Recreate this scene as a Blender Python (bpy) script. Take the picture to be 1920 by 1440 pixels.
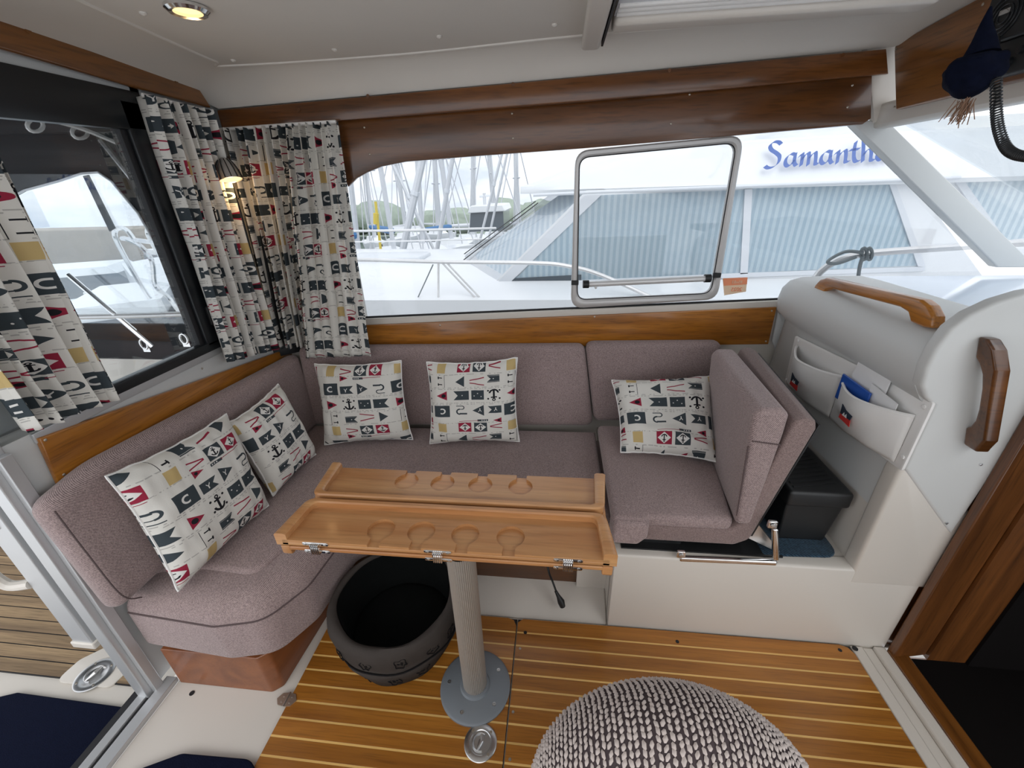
import bpy, bmesh, math, random
import numpy as np
from mathutils import Vector, Matrix, noise
random.seed(7)
for o in list(bpy.data.objects): bpy.data.objects.remove(o)
scene = bpy.context.scene
col = scene.collection
# ------------------------------------------------------------------ camera
F = 771.0
H = 1.5
def _n(v): return v/np.linalg.norm(v)
_Y = _n(np.array([90., -370., F])); _Z = -_n(np.array([50., 1620., F]))
_Z = _n(_Z-_Y*(_Z@_Y)); _X = np.cross(_Y, _Z)
RM = np.stack([_X, _Y, _Z])
CAM = np.array([0., 0., H])
cd = bpy.data.cameras.new('camera'); cam = bpy.data.objects.new('camera', cd); col.objects.link(cam)
cd.sensor_width = 36; cd.lens = F/1920*36; cd.clip_start = .02; cd.clip_end = 2000
m4 = Matrix.Identity(4)
for i in range(3):
    m4[i][0] = RM[i, 0]; m4[i][1] = -RM[i, 1]; m4[i][2] = -RM[i, 2]; m4[i][3] = CAM[i]
cam.matrix_world = m4
scene.camera = cam
# ------------------------------------------------------------------ view and sky
scene.view_settings.view_transform = 'Standard'; scene.view_settings.look = 'None'
scene.view_settings.gamma = 1; scene.view_settings.use_curve_mapping = False
scene.view_settings.exposure = 0.85
SKY = 1.0
w = bpy.data.worlds.new('overcast_sky'); scene.world = w; w.use_nodes = True
nt = w.node_tree; nt.nodes.clear()
tc = nt.nodes.new('ShaderNodeTexCoord'); mp = nt.nodes.new('ShaderNodeMapping'); mp.inputs['Scale'].default_value = (2.2, 2.2, 6)
nz = nt.nodes.new('ShaderNodeTexNoise'); nz.inputs['Scale'].default_value = 2.2; nz.inputs['Detail'].default_value = 6; nz.inputs['Roughness'].default_value = .55
rp = nt.nodes.new('ShaderNodeValToRGB'); rp.color_ramp.elements[0].position = .36; rp.color_ramp.elements[1].position = .62
rp.color_ramp.elements[0].color = (.64, .70, .80, 1); rp.color_ramp.elements[1].color = (1.0, 1.0, 1.0, 1)
bg = nt.nodes.new('ShaderNodeBackground'); bg.inputs['Strength'].default_value = SKY
ow = nt.nodes.new('ShaderNodeOutputWorld')
nt.links.new(tc.outputs['Generated'], mp.inputs['Vector']); nt.links.new(mp.outputs[0], nz.inputs['Vector'])
nt.links.new(nz.outputs['Fac'], rp.inputs[0]); nt.links.new(rp.outputs[0], bg.inputs[0]); nt.links.new(bg.outputs[0], ow.inputs[0])
# high veiled sun, very soft, from behind the viewer
sd = bpy.data.lights.new('veiled_sun', 'SUN'); sd.energy = .9; sd.angle = math.radians(60); sd.color = (1, .98, .95)
so = bpy.data.objects.new('veiled_sun', sd); col.objects.link(so)
so.rotation_euler = Vector((-.25, .62, -.75)).to_track_quat('-Z', 'Y').to_euler()
# ------------------------------------------------------------------ pixels to points
def _d(px, py): return RM@np.array([px-960., py-720., F])
def PZ(px, py, z): d = _d(px, py); return Vector(CAM+d*((z-H)/d[2]))
def PY(px, py, y): d = _d(px, py); return Vector(CAM+d*(y/d[1]))
def PX(px, py, x): d = _d(px, py); return Vector(CAM+d*(x/d[0]))
def PP(px, py, p0, n):
    d = _d(px, py); n = np.array(n); return Vector(CAM+d*(((np.array(p0)-CAM)@n)/(d@n)))
WN = np.array([-.05, 1., 0.]); WP = np.array([-1.34, 1.80, 0.])
def PW(px, py, off=0): return PP(px, py, WP-WN*off, WN)          # side wall, off = metres into the room
def WY(x, off=0): return 1.80+.05*(x+1.34)-off
V = Vector
# ------------------------------------------------------------------ materials
def srgb(r, g, b):
    f = lambda c: (c/255/12.92 if c/255 <= .04045 else ((c/255+.055)/1.055)**2.4)
    return (f(r), f(g), f(b), 1)
class NT:
    def __init__(s, name):
        s.m = bpy.data.materials.new(name); s.m.use_nodes = True; s.t = s.m.node_tree; s.t.nodes.clear()
        s.out = s.t.nodes.new('ShaderNodeOutputMaterial')
    def n(s, ty, **k):
        x = s.t.nodes.new('ShaderNode'+ty)
        for a, v in k.items():
            if a.startswith('i_'): x.inputs[a[2:].replace('_', ' ')].default_value = v
            else: setattr(x, a, v)
        return x
    def l(s, a, b): s.t.links.new(a, b)
    def math(s, op, a, b=None, c=None):
        x = s.t.nodes.new('ShaderNodeMath'); x.operation = op
        for i, v in enumerate((a, b, c)):
            if v is None: continue
            if isinstance(v, (int, float)): x.inputs[i].default_value = v
            else: s.l(v, x.inputs[i])
        return x.outputs[0]
    def mix(s, fac, a, b):
        x = s.t.nodes.new('ShaderNodeMix'); x.data_type = 'RGBA'
        for i, v in ((0, fac), (6, a), (7, b)):
            if isinstance(v, (int, float, tuple)): x.inputs[i].default_value = v
            else: s.l(v, x.inputs[i])
        return x.outputs[2]
def plain(name, c, rough=.5, metal=0, var=.06, vscale=6, bump=0, bscale=200, coat=0, spec=.5, emis=None):
    t = NT(name); p = t.n('BsdfPrincipled'); p.inputs['Roughness'].default_value = rough; p.inputs['Metallic'].default_value = metal
    p.inputs['Specular IOR Level'].default_value = spec
    p.inputs['Coat Weight'].default_value = coat; p.inputs['Coat Roughness'].default_value = .08
    tcx = t.n('TexCoord'); nz = t.n('TexNoise'); nz.inputs['Scale'].default_value = vscale; nz.inputs['Detail'].default_value = 3
    t.l(tcx.outputs['Object'], nz.inputs['Vector'])
    lo = tuple(x*(1-var) for x in c[:3])+(1,); hi = tuple(min(1, x*(1+var)) for x in c[:3])+(1,)
    t.l(t.mix(nz.outputs['Fac'], lo, hi), p.inputs['Base Color'])
    if bump:
        b = t.n('TexNoise'); b.inputs['Scale'].default_value = bscale; t.l(tcx.outputs['Object'], b.inputs['Vector'])
        bb = t.n('Bump'); bb.inputs['Strength'].default_value = bump; bb.inputs['Distance'].default_value = .002
        t.l(b.outputs['Fac'], bb.inputs['Height']); t.l(bb.outputs[0], p.inputs['Normal'])
    if emis: p.inputs['Emission Color'].default_value = emis[0]; p.inputs['Emission Strength'].default_value = emis[1]
    t.l(p.outputs[0], t.out.inputs[0]); return t.m
def wood(name, c1, c2, axis=0, rough=.3, coat=.4, gs=22, dark=.55):
    t = NT(name); p = t.n('BsdfPrincipled'); p.inputs['Roughness'].default_value = rough
    p.inputs['Coat Weight'].default_value = coat; p.inputs['Coat Roughness'].default_value = .12
    tcx = t.n('TexCoord'); oi = t.n('ObjectInfo')
    off = t.n('VectorMath', operation='SCALE'); cmb = t.n('CombineXYZ')
    for i in range(3): t.l(oi.outputs['Random'], cmb.inputs[i])
    t.l(cmb.outputs[0], off.inputs[0]); off.inputs['Scale'].default_value = 7.3
    ad = t.n('VectorMath', operation='ADD'); t.l(tcx.outputs['Object'], ad.inputs[0]); t.l(off.outputs[0], ad.inputs[1])
    sc = [gs]*3; sc[axis] = 1.3
    mp = t.n('Mapping'); mp.inputs['Scale'].default_value = sc; t.l(ad.outputs[0], mp.inputs['Vector'])
    n1 = t.n('TexNoise'); n1.inputs['Scale'].default_value = 1; n1.inputs['Detail'].default_value = 5; n1.inputs['Distortion'].default_value = .6; t.l(mp.outputs[0], n1.inputs['Vector'])
    sc2 = [gs*9]*3; sc2[axis] = 9
    mp2 = t.n('Mapping'); mp2.inputs['Scale'].default_value = sc2; t.l(ad.outputs[0], mp2.inputs['Vector'])
    n2 = t.n('TexNoise'); n2.inputs['Scale'].default_value = 1; n2.inputs['Detail'].default_value = 2; t.l(mp2.outputs[0], n2.inputs['Vector'])
    r1 = t.n('ValToRGB'); r1.color_ramp.elements[0].position = .3; r1.color_ramp.elements[1].position = .72
    r1.color_ramp.elements[0].color = c1; r1.color_ramp.elements[1].color = c2; t.l(n1.outputs['Fac'], r1.inputs[0])
    r2 = t.n('ValToRGB'); r2.color_ramp.elements[0].position = .3; r2.color_ramp.elements[1].position = .5
    r2.color_ramp.elements[0].color = (dark, dark, dark, 1); r2.color_ramp.elements[1].color = (1, 1, 1, 1); t.l(n2.outputs['Fac'], r2.inputs[0])
    mu = t.n('Mix', data_type='RGBA', blend_type='MULTIPLY'); mu.inputs[0].default_value = .8
    t.l(r1.outputs[0], mu.inputs[6]); t.l(r2.outputs[0], mu.inputs[7])
    hv = t.n('HueSaturation'); t.l(mu.outputs[2], hv.inputs['Color'])
    t.l(t.math('MULTIPLY_ADD', oi.outputs['Random'], .22, .89), hv.inputs['Value'])
    t.l(hv.outputs[0], p.inputs['Base Color'])
    bb = t.n('Bump'); bb.inputs['Strength'].default_value = .12; bb.inputs['Distance'].default_value = .001
    t.l(n2.outputs['Fac'], bb.inputs['Height']); t.l(bb.outputs[0], p.inputs['Normal'])
    t.l(p.outputs[0], t.out.inputs[0]); return t.m
def weave(name, c1, c2, scale=260, bump=.5):
    t = NT(name); p = t.n('BsdfPrincipled'); p.inputs['Roughness'].default_value = .9; p.inputs['Specular IOR Level'].default_value = .15
    p.inputs['Sheen Weight'].default_value = .25; p.inputs['Sheen Roughness'].default_value = .5
    tcx = t.n('TexCoord')
    wv = t.n('TexWave', wave_type='BANDS', bands_direction='DIAGONAL'); wv.inputs['Scale'].default_value = scale*.46; wv.inputs['Distortion'].default_value = 1.2; wv.inputs['Detail'].default_value = 1
    wv.inputs['Detail Scale'].default_value = 4
    nz = t.n('TexNoise'); nz.inputs['Scale'].default_value = scale; nz.inputs['Detail'].default_value = 2
    big = t.n('TexNoise'); big.inputs['Scale'].default_value = 3.5; big.inputs['Detail'].default_value = 3
    for q in (wv, nz, big): t.l(tcx.outputs['Object'], q.inputs['Vector'])
    f = t.math('ADD', t.math('MULTIPLY', wv.outputs['Fac'], .36), t.math('MULTIPLY', nz.outputs['Fac'], .64))
    rr = t.n('ValToRGB'); rr.color_ramp.elements[0].position = .3; rr.color_ramp.elements[1].position = .68
    rr.color_ramp.elements[0].color = c1; rr.color_ramp.elements[1].color = c2; t.l(f, rr.inputs[0])
    hv = t.n('HueSaturation'); t.l(rr.outputs[0], hv.inputs['Color']); t.l(t.math('MULTIPLY_ADD', big.outputs['Fac'], .3, .85), hv.inputs['Value'])
    t.l(hv.outputs[0], p.inputs['Base Color'])
    bb = t.n('Bump'); bb.inputs['Strength'].default_value = bump; bb.inputs['Distance'].default_value = .0015
    t.l(f, bb.inputs['Height']); t.l(bb.outputs[0], p.inputs['Normal'])
    t.l(p.outputs[0], t.out.inputs[0]); return t.m
def pane(name, tint=(1, 1, 1, 1), refl=.06, rough=.0):
    t = NT(name); a = t.n('BsdfTransparent'); a.inputs[0].default_value = tint
    g = t.n('BsdfGlossy'); g.inputs['Roughness'].default_value = rough
    lw = t.n('LayerWeight'); lw.inputs['Blend'].default_value = .35
    f = t.math('MULTIPLY_ADD', lw.outputs['Fresnel'], .22, refl*.25)
    mx = t.n('MixShader'); t.l(f, mx.inputs[0]); t.l(a.outputs[0], mx.inputs[1]); t.l(g.outputs[0], mx.inputs[2])
    t.l(mx.outputs[0], t.out.inputs[0]); return t.m
def emit(name, c, s):
    t = NT(name); e = t.n('Emission'); e.inputs[0].default_value = c; e.inputs[1].default_value = s; t.l(e.outputs[0], t.out.inputs[0]); return t.m
def stripes(name, c1, c2, freq, axis='X', rough=.8):
    t = NT(name); p = t.n('BsdfPrincipled'); p.inputs['Roughness'].default_value = rough
    tcx = t.n('TexCoord'); wv = t.n('TexWave', wave_type='BANDS', bands_direction=axis); wv.inputs['Scale'].default_value = freq
    wv.inputs['Distortion'].default_value = .6; wv.inputs['Detail Scale'].default_value = .6
    t.l(tcx.outputs['Object'], wv.inputs['Vector'])
    rr = t.n('ValToRGB'); rr.color_ramp.elements[0].position = .4; rr.color_ramp.elements[1].position = .6
    rr.color_ramp.elements[0].color = c1; rr.color_ramp.elements[1].color = c2
    t.l(wv.outputs['Fac'], rr.inputs[0]); t.l(rr.outputs[0], p.inputs['Base Color']); t.l(p.outputs[0], t.out.inputs[0]); return t.m

def flag_print(name):
    """cream cotton printed with rows of little yacht flags; pure node maths on the cloth's UV"""
    t = NT(name); p = t.n('BsdfPrincipled'); p.inputs['Roughness'].default_value = .85; p.inputs['Specular IOR Level'].default_value = .15
    uv = t.n('TexCoord').outputs['UV']
    fr = t.n('VectorMath', operation='FRACTION'); t.l(uv, fr.inputs[0])
    sp = t.n('SeparateXYZ'); t.l(fr.outputs[0], sp.inputs[0]); U, Vv = sp.outputs[0], sp.outputs[1]
    cb = t.n('CombineXYZ'); t.l(U, cb.inputs[0]); t.l(Vv, cb.inputs[1]); cb.inputs[2].default_value = 1; Q = cb.outputs[0]
    acc = [None]
    def put(x): acc[0] = x if acc[0] is None else t.math('MAXIMUM', acc[0], x)
    def rect(cx, cy, ww, hh): put(t.math('MULTIPLY', t.math('COMPARE', U, cx, ww/2), t.math('COMPARE', Vv, cy, hh/2)))
    def poly(*pts):
        n = len(pts); ar = sum(pts[i][0]*pts[(i+1) % n][1]-pts[(i+1) % n][0]*pts[i][1] for i in range(n)); s = 1 if ar > 0 else -1; cur = None
        for i in range(n):
            (x0, y0), (x1, y1) = pts[i], pts[(i+1) % n]; nx, ny = s*(y1-y0), -s*(x1-x0)
            d = t.n('VectorMath', operation='DOT_PRODUCT'); t.l(Q, d.inputs[0]); d.inputs[1].default_value = (nx, ny, -(nx*x0+ny*y0))
            cur = d.outputs['Value'] if cur is None else t.math('MAXIMUM', cur, d.outputs['Value'])
        put(t.math('LESS_THAN', cur, 0.0))
    def dist(cx, cy):
        d = t.n('VectorMath', operation='DISTANCE'); t.l(Q, d.inputs[0]); d.inputs[1].default_value = (cx, cy, 1); return d.outputs['Value']
    def disc(cx, cy, r): put(t.math('LESS_THAN', dist(cx, cy), r))
    def ring(cx, cy, r, wd, cutv=None, above=False, cutu=None, right=False):
        x = t.math('COMPARE', dist(cx, cy), r, wd)
        if cutv is not None: x = t.math('MULTIPLY', x, t.math('LESS_THAN' if above else 'GREATER_THAN', Vv, cutv))
        if cutu is not None: x = t.math('MULTIPLY', x, t.math('GREATER_THAN' if right else 'LESS_THAN', U, cutu))
        put(x)
    def diamond(cx, cy, r, sy=1.0):
        a = t.n('VectorMath', operation='SUBTRACT'); t.l(Q, a.inputs[0]); a.inputs[1].default_value = (cx, cy, 1)
        b = t.n('VectorMath', operation='ABSOLUTE'); t.l(a.outputs[0], b.inputs[0])
        d = t.n('VectorMath', operation='DOT_PRODUCT'); t.l(b.outputs[0], d.inputs[0]); d.inputs[1].default_value = (1, sy, 0)
        put(t.math('LESS_THAN', d.outputs['Value'], r))
    def tri(cx, cy, ww, hh): poly((cx-ww/2, cy-hh/2), (cx+ww/2, cy), (cx-ww/2, cy+hh/2))
    def swallow(cx, cy, ww, hh):
        poly((cx-ww/2, cy-hh/2), (cx+ww/2, cy-hh/2), (cx+ww*.22, cy), (cx-ww/2, cy)); poly((cx-ww/2, cy+hh/2), (cx+ww/2, cy+hh/2), (cx+ww*.22, cy), (cx-ww/2, cy))
    def bar(x0, y0, x1, y1, wd): poly((x0, y0-wd), (x1, y1-wd), (x1, y1+wd), (x0, y0+wd))
    def anchor(cx, cy, s):
        rect(cx, cy, .16*s, .8*s); rect(cx, cy-.26*s, .5*s, .12*s); ring(cx, cy-.48*s, .1*s, .045*s); ring(cx, cy+.08*s, .36*s, .075*s, cutv=cy+.14*s)
    def tier(colr, base):
        r = t.mix(acc[0], base, colr); acc[0] = None; return r
    C0 = (.70, .685, .64, 1); SL = srgb(62, 70, 75); RED = srgb(150, 44, 66); TAN = srgb(196, 172, 120); WH = (.74, .73, .70, 1); BK = srgb(36, 36, 40); GR = srgb(120, 118, 116)
    # little lettering below each flag
    for vv in (.235, .26, .492, .515, .725, .915): put(t.math('COMPARE', Vv, vv, .006))
    mpn = t.n('Mapping'); mpn.inputs['Scale'].default_value = (34, 12, 1); t.l(fr.outputs[0], mpn.inputs['Vector'])
    tn = t.n('TexNoise'); tn.inputs['Scale'].default_value = 1; tn.inputs['Detail'].default_value = 0; t.l(mpn.outputs[0], tn.inputs['Vector'])
    acc[0] = t.math('MULTIPLY', t.math('MULTIPLY', acc[0], t.math('GREATER_THAN', tn.outputs['Fac'], .5)), .5)
    c = tier(GR, C0)
    # slate flags
    rect(.12, .12, .225, .195); swallow(.365, .135, .19, .125); tri(.60, .125, .165, .185); rect(.60, .385, .18, .155); swallow(.835, .385, .22, .15)
    swallow(.37, .645, .17, .085); rect(.37, .594, .17, .012); rect(.37, .697, .17, .012); tri(.85, .61, .125, .17); rect(.575, .835, .185, .16)
    rect(.54, .955, .15, .034); rect(.815, .072, .11, .026); ring(.865, .107, .043, .011, cutu=.862, right=True); rect(.85, .15, .05, .012); ring(.83, .178, .028, .007, cutu=.832); rect(.87, .206, .09, .012)
    c = tier(SL, c)
    # claret
    tri(.115, .385, .15, .155); rect(.80, .835, .185, .16); tri(.335, .945, .12, .09)
    bar(.50, .55, .71, .585, .008); bar(.50, .67, .71, .625, .008); bar(.27, .80, .44, .835, .008); bar(.27, .88, .44, .845, .008); bar(.60, .952, .88, .938, .004)
    c = tier(RED, c)
    rect(.125, .83, .125, .155); c = tier(TAN, c)
    # white devices on the dark flags
    ring(.12, .12, .04, .010, cutu=.142); diamond(.575, .835, .08, 1.15); diamond(.80, .835, .08, 1.15)
    bar(.33, .115, .35, .14, .007); bar(.35, .14, .375, .11, .007); rect(.35, .155, .012, .03); bar(.555, .105, .575, .13, .007); bar(.575, .13, .6, .10, .007); rect(.575, .145, .012, .03)
    for q in ((.55, .36), (.60, .41), (.65, .37), (.82, .385), (.49, .955), (.52, .955), (.55, .955), (.37, .645)): disc(q[0], q[1], .008)
    c = tier(WH, c)
    disc(.088, .385, .031); disc(.312, .945, .018); anchor(.37, .385, .17)
    for q in ((.29, .32), (.45, .32), (.29, .45), (.45, .45)): disc(q[0], q[1], .014)
    anchor(.575, .835, .085); anchor(.80, .835, .085)
    for vv in (.57, .68): rect(.14, vv, .07, .015); rect(.165, vv, .016, .042); 
    rect(.07, .625, .006, .2)
    c = tier(BK, c)
    nz = t.n('TexNoise'); nz.inputs['Scale'].default_value = 90; nz.inputs['Detail'].default_value = 2; t.l(uv, nz.inputs['Vector'])
    bb = t.n('Bump'); bb.inputs['Strength'].default_value = .15; bb.inputs['Distance'].default_value = .002; t.l(nz.outputs['Fac'], bb.inputs['Height'])
    t.l(c, p.inputs['Base Color']); t.l(bb.outputs[0], p.inputs['Normal']); t.l(p.outputs[0], t.out.inputs[0]); return t.m

M = {}
M['white'] = plain('gelcoat_white', (.65, .61, .555, 1), .38, var=.02, vscale=3, coat=.12)
M['headliner'] = plain('headliner_vinyl', (.66, .63, .58, 1), .7, var=.03, bump=.1, bscale=500)
M['grey_white'] = plain('console_grey', (.60, .61, .60, 1), .45, var=.02)
M['teak'] = wood('teak_varnish_x', srgb(140, 84, 24), srgb(194, 126, 44), 0, .28, .5, 18)
M['teak_y'] = wood('teak_varnish_y', srgb(140, 84, 24), srgb(194, 126, 44), 1, .28, .5, 18)
M['teak_z'] = wood('mahogany_z', srgb(84, 48, 20), srgb(122, 74, 34), 2, .35, .4, 18)
M['maho'] = wood('dark_shaded_wood_x', srgb(78, 45, 18), srgb(116, 70, 30), 0, .3, .5, 14)  # valance wood with backlit shade in its colour; serves other dark wood too
M['dark_shaded_y'] = wood('dark_shaded_wood_y', srgb(92, 54, 20), srgb(136, 86, 36), 1, .3, .5, 14)  # same with grain along Y, the valance's shade kept in the colour
M['table'] = wood('cherry_table', srgb(178, 120, 72), srgb(212, 162, 110), 0, .32, .15, 16, .8)
M['plank'] = wood('sole_plank', srgb(140, 86, 28), srgb(172, 112, 42), 0, .33, .35, 26, .7)
M['inlay'] = wood('sole_inlay', srgb(214, 170, 98), srgb(234, 192, 118), 0, .35, .3, 26, .9)
M['deckteak'] = wood('weathered_teak', srgb(118, 98, 76), srgb(172, 146, 112), 0, .8, 0, 26, .6)
M['caulk'] = plain('black_caulk', (.012, .012, .014, 1), .6)
M['plinth'] = wood('plinth_ply', srgb(110, 62, 34), srgb(138, 82, 46), 1, .4, .2, 12, .85)
M['sofa'] = weave('mauve_tweed', srgb(108, 93, 94), srgb(180, 160, 157))
M['sofa_dark'] = weave('mauve_tweed_shell', srgb(100, 84, 82), srgb(156, 136, 132), 300)
M['seam'] = plain('seam_thread', srgb(88, 74, 74), .9)
M['print'] = flag_print('flag_print_cotton')
M['chrome'] = plain('polished_steel', (.78, .78, .78, 1), .12, 1, var=.02)
M['steel'] = plain('satin_steel', (.62, .62, .62, 1), .3, 1, var=.03)
M['alu'] = plain('anodised_aluminium', (.60, .61, .62, 1), .42, .6, var=.03)
M['alu_w'] = plain('window_frame_alloy', (.58, .57, .56, 1), .4, .35, var=.02)
M['greyplate'] = plain('pedestal_plate_grey', srgb(128, 134, 140), .45, .3, var=.03)
M['greytube'] = plain('pedestal_tube_grey', srgb(165, 158, 150), .45, .4, var=.04)
M['black'] = plain('black_plastic', (.012, .013, .014, 1), .45, bump=.05)
M['blackgloss'] = plain('black_frame', (.010, .012, .014, 1), .3)
M['canvas_black'] = plain('black_canvas', (.010, .012, .015, 1), .85, bump=.2)
M['hood'] = plain('hood_lining_grey', srgb(88, 94, 94), .9)
M['navy'] = plain('navy_carpet', (.0045, .007, .022, 1), .95, var=.3, vscale=120, bump=.8, bscale=500, spec=.1)
M['bluerug'] = weave('petrol_blue_mat', (.006, .016, .03, 1), (.03, .07, .11, 1), 120, .8)
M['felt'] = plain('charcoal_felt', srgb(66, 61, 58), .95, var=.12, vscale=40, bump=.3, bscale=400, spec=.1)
M['felt_shade'] = plain('felt_inside_shade', srgb(16, 18, 18), .95, var=.2, vscale=30, spec=.1)  # shade inside the basket put into a darker felt colour
M['motif'] = plain('black_motif_print', srgb(28, 27, 28), .95, spec=.1)
M['vinyl'] = plain('white_vinyl', (.80, .79, .77, 1), .55, var=.02, bump=.05)
M['screw'] = plain('screw_head', (.5, .45, .38, 1), .35, .9)
M['button'] = plain('snap_button', (.66, .63, .58, 1), .4)
M['glass'] = pane('tinted_cabin_glass', (.83, .84, .85, 1))
M['glass_cl'] = pane('clear_glass', (.92, .94, .95, 1))
M['glass_in'] = pane('inner_clear_glass', (.985, .985, .985, 1), .03)
M['warm'] = emit('warm_lamp_lens', (1, .68, .30, 1), 1.1)
M['boatwhite'] = plain('neighbour_gelcoat', (.78, .80, .82, 1), .25, var=.02, vscale=1)
M['boatgrey'] = plain('neighbour_frame_white', (.66, .69, .73, 1), .3, var=.02)
M['boatcurt'] = stripes('striped_blind_cloth', (.54, .65, .72, 1), (.72, .80, .85, 1), 5.3)
M['namblue'] = plain('name_blue_vinyl', srgb(66, 98, 168), .4)
M['railwhite'] = plain('white_rail', (.75, .75, .75, 1), .25, .3)
M['rope'] = plain('grey_rope', srgb(128, 136, 138), .9, bump=.4)
M['mast'] = plain('mast_alloy', (.62, .64, .67, 1), .4, .2)
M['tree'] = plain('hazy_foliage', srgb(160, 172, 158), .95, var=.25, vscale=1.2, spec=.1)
M['sailblue'] = plain('blue_sail_cover', srgb(70, 120, 170), .8)
M['yellow'] = plain('yellow_buoy', srgb(214, 190, 60), .6)
M['concrete'] = plain('quay_concrete', srgb(150, 140, 128), .9, var=.15, vscale=2)
M['water'] = plain('harbour_water', (.16, .20, .22, 1), .08, var=.2, vscale=.6, bump=1.0, bscale=3)
M['tin_glass'] = plain('dark_boat_glass', (.08, .10, .12, 1), .08)
M['forepeak_shade'] = plain('forepeak_shade_black', (.006, .005, .005, 1), .9, spec=.1)  # near-black colour stands in for the unlit companionway interior
M['paper'] = plain('paper_white', (.78, .78, .78, 1), .6)
M['penblue'] = plain('blue_plastic', srgb(36, 84, 170), .35)
M['red'] = plain('flag_red', srgb(206, 52, 48), .7)
M['fnavy'] = plain('flag_navy', srgb(40, 50, 66), .7)
M['navyfelt'] = plain('navy_felt', (.004, .006, .017, 1), .95, var=.4, vscale=60, bump=.4, bscale=300, spec=.1)
M['straw'] = plain('straw_fringe', srgb(150, 118, 96), .9)
M['orange'] = plain('sticker_orange', srgb(240, 150, 110), .6)
M['sticker'] = plain('sticker_paper', srgb(236, 206, 176), .6)
M['knit_l'] = plain('knit_light', srgb(206, 194, 188), .95, var=.15, vscale=60, spec=.1)
M['knit_d'] = plain('knit_dark', srgb(84, 74, 76), .95, var=.2, vscale=80, spec=.1)
M['dash'] = plain('dash_pale_blue', (.58, .66, .78, 1), .12, var=.05, coat=.5)

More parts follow.
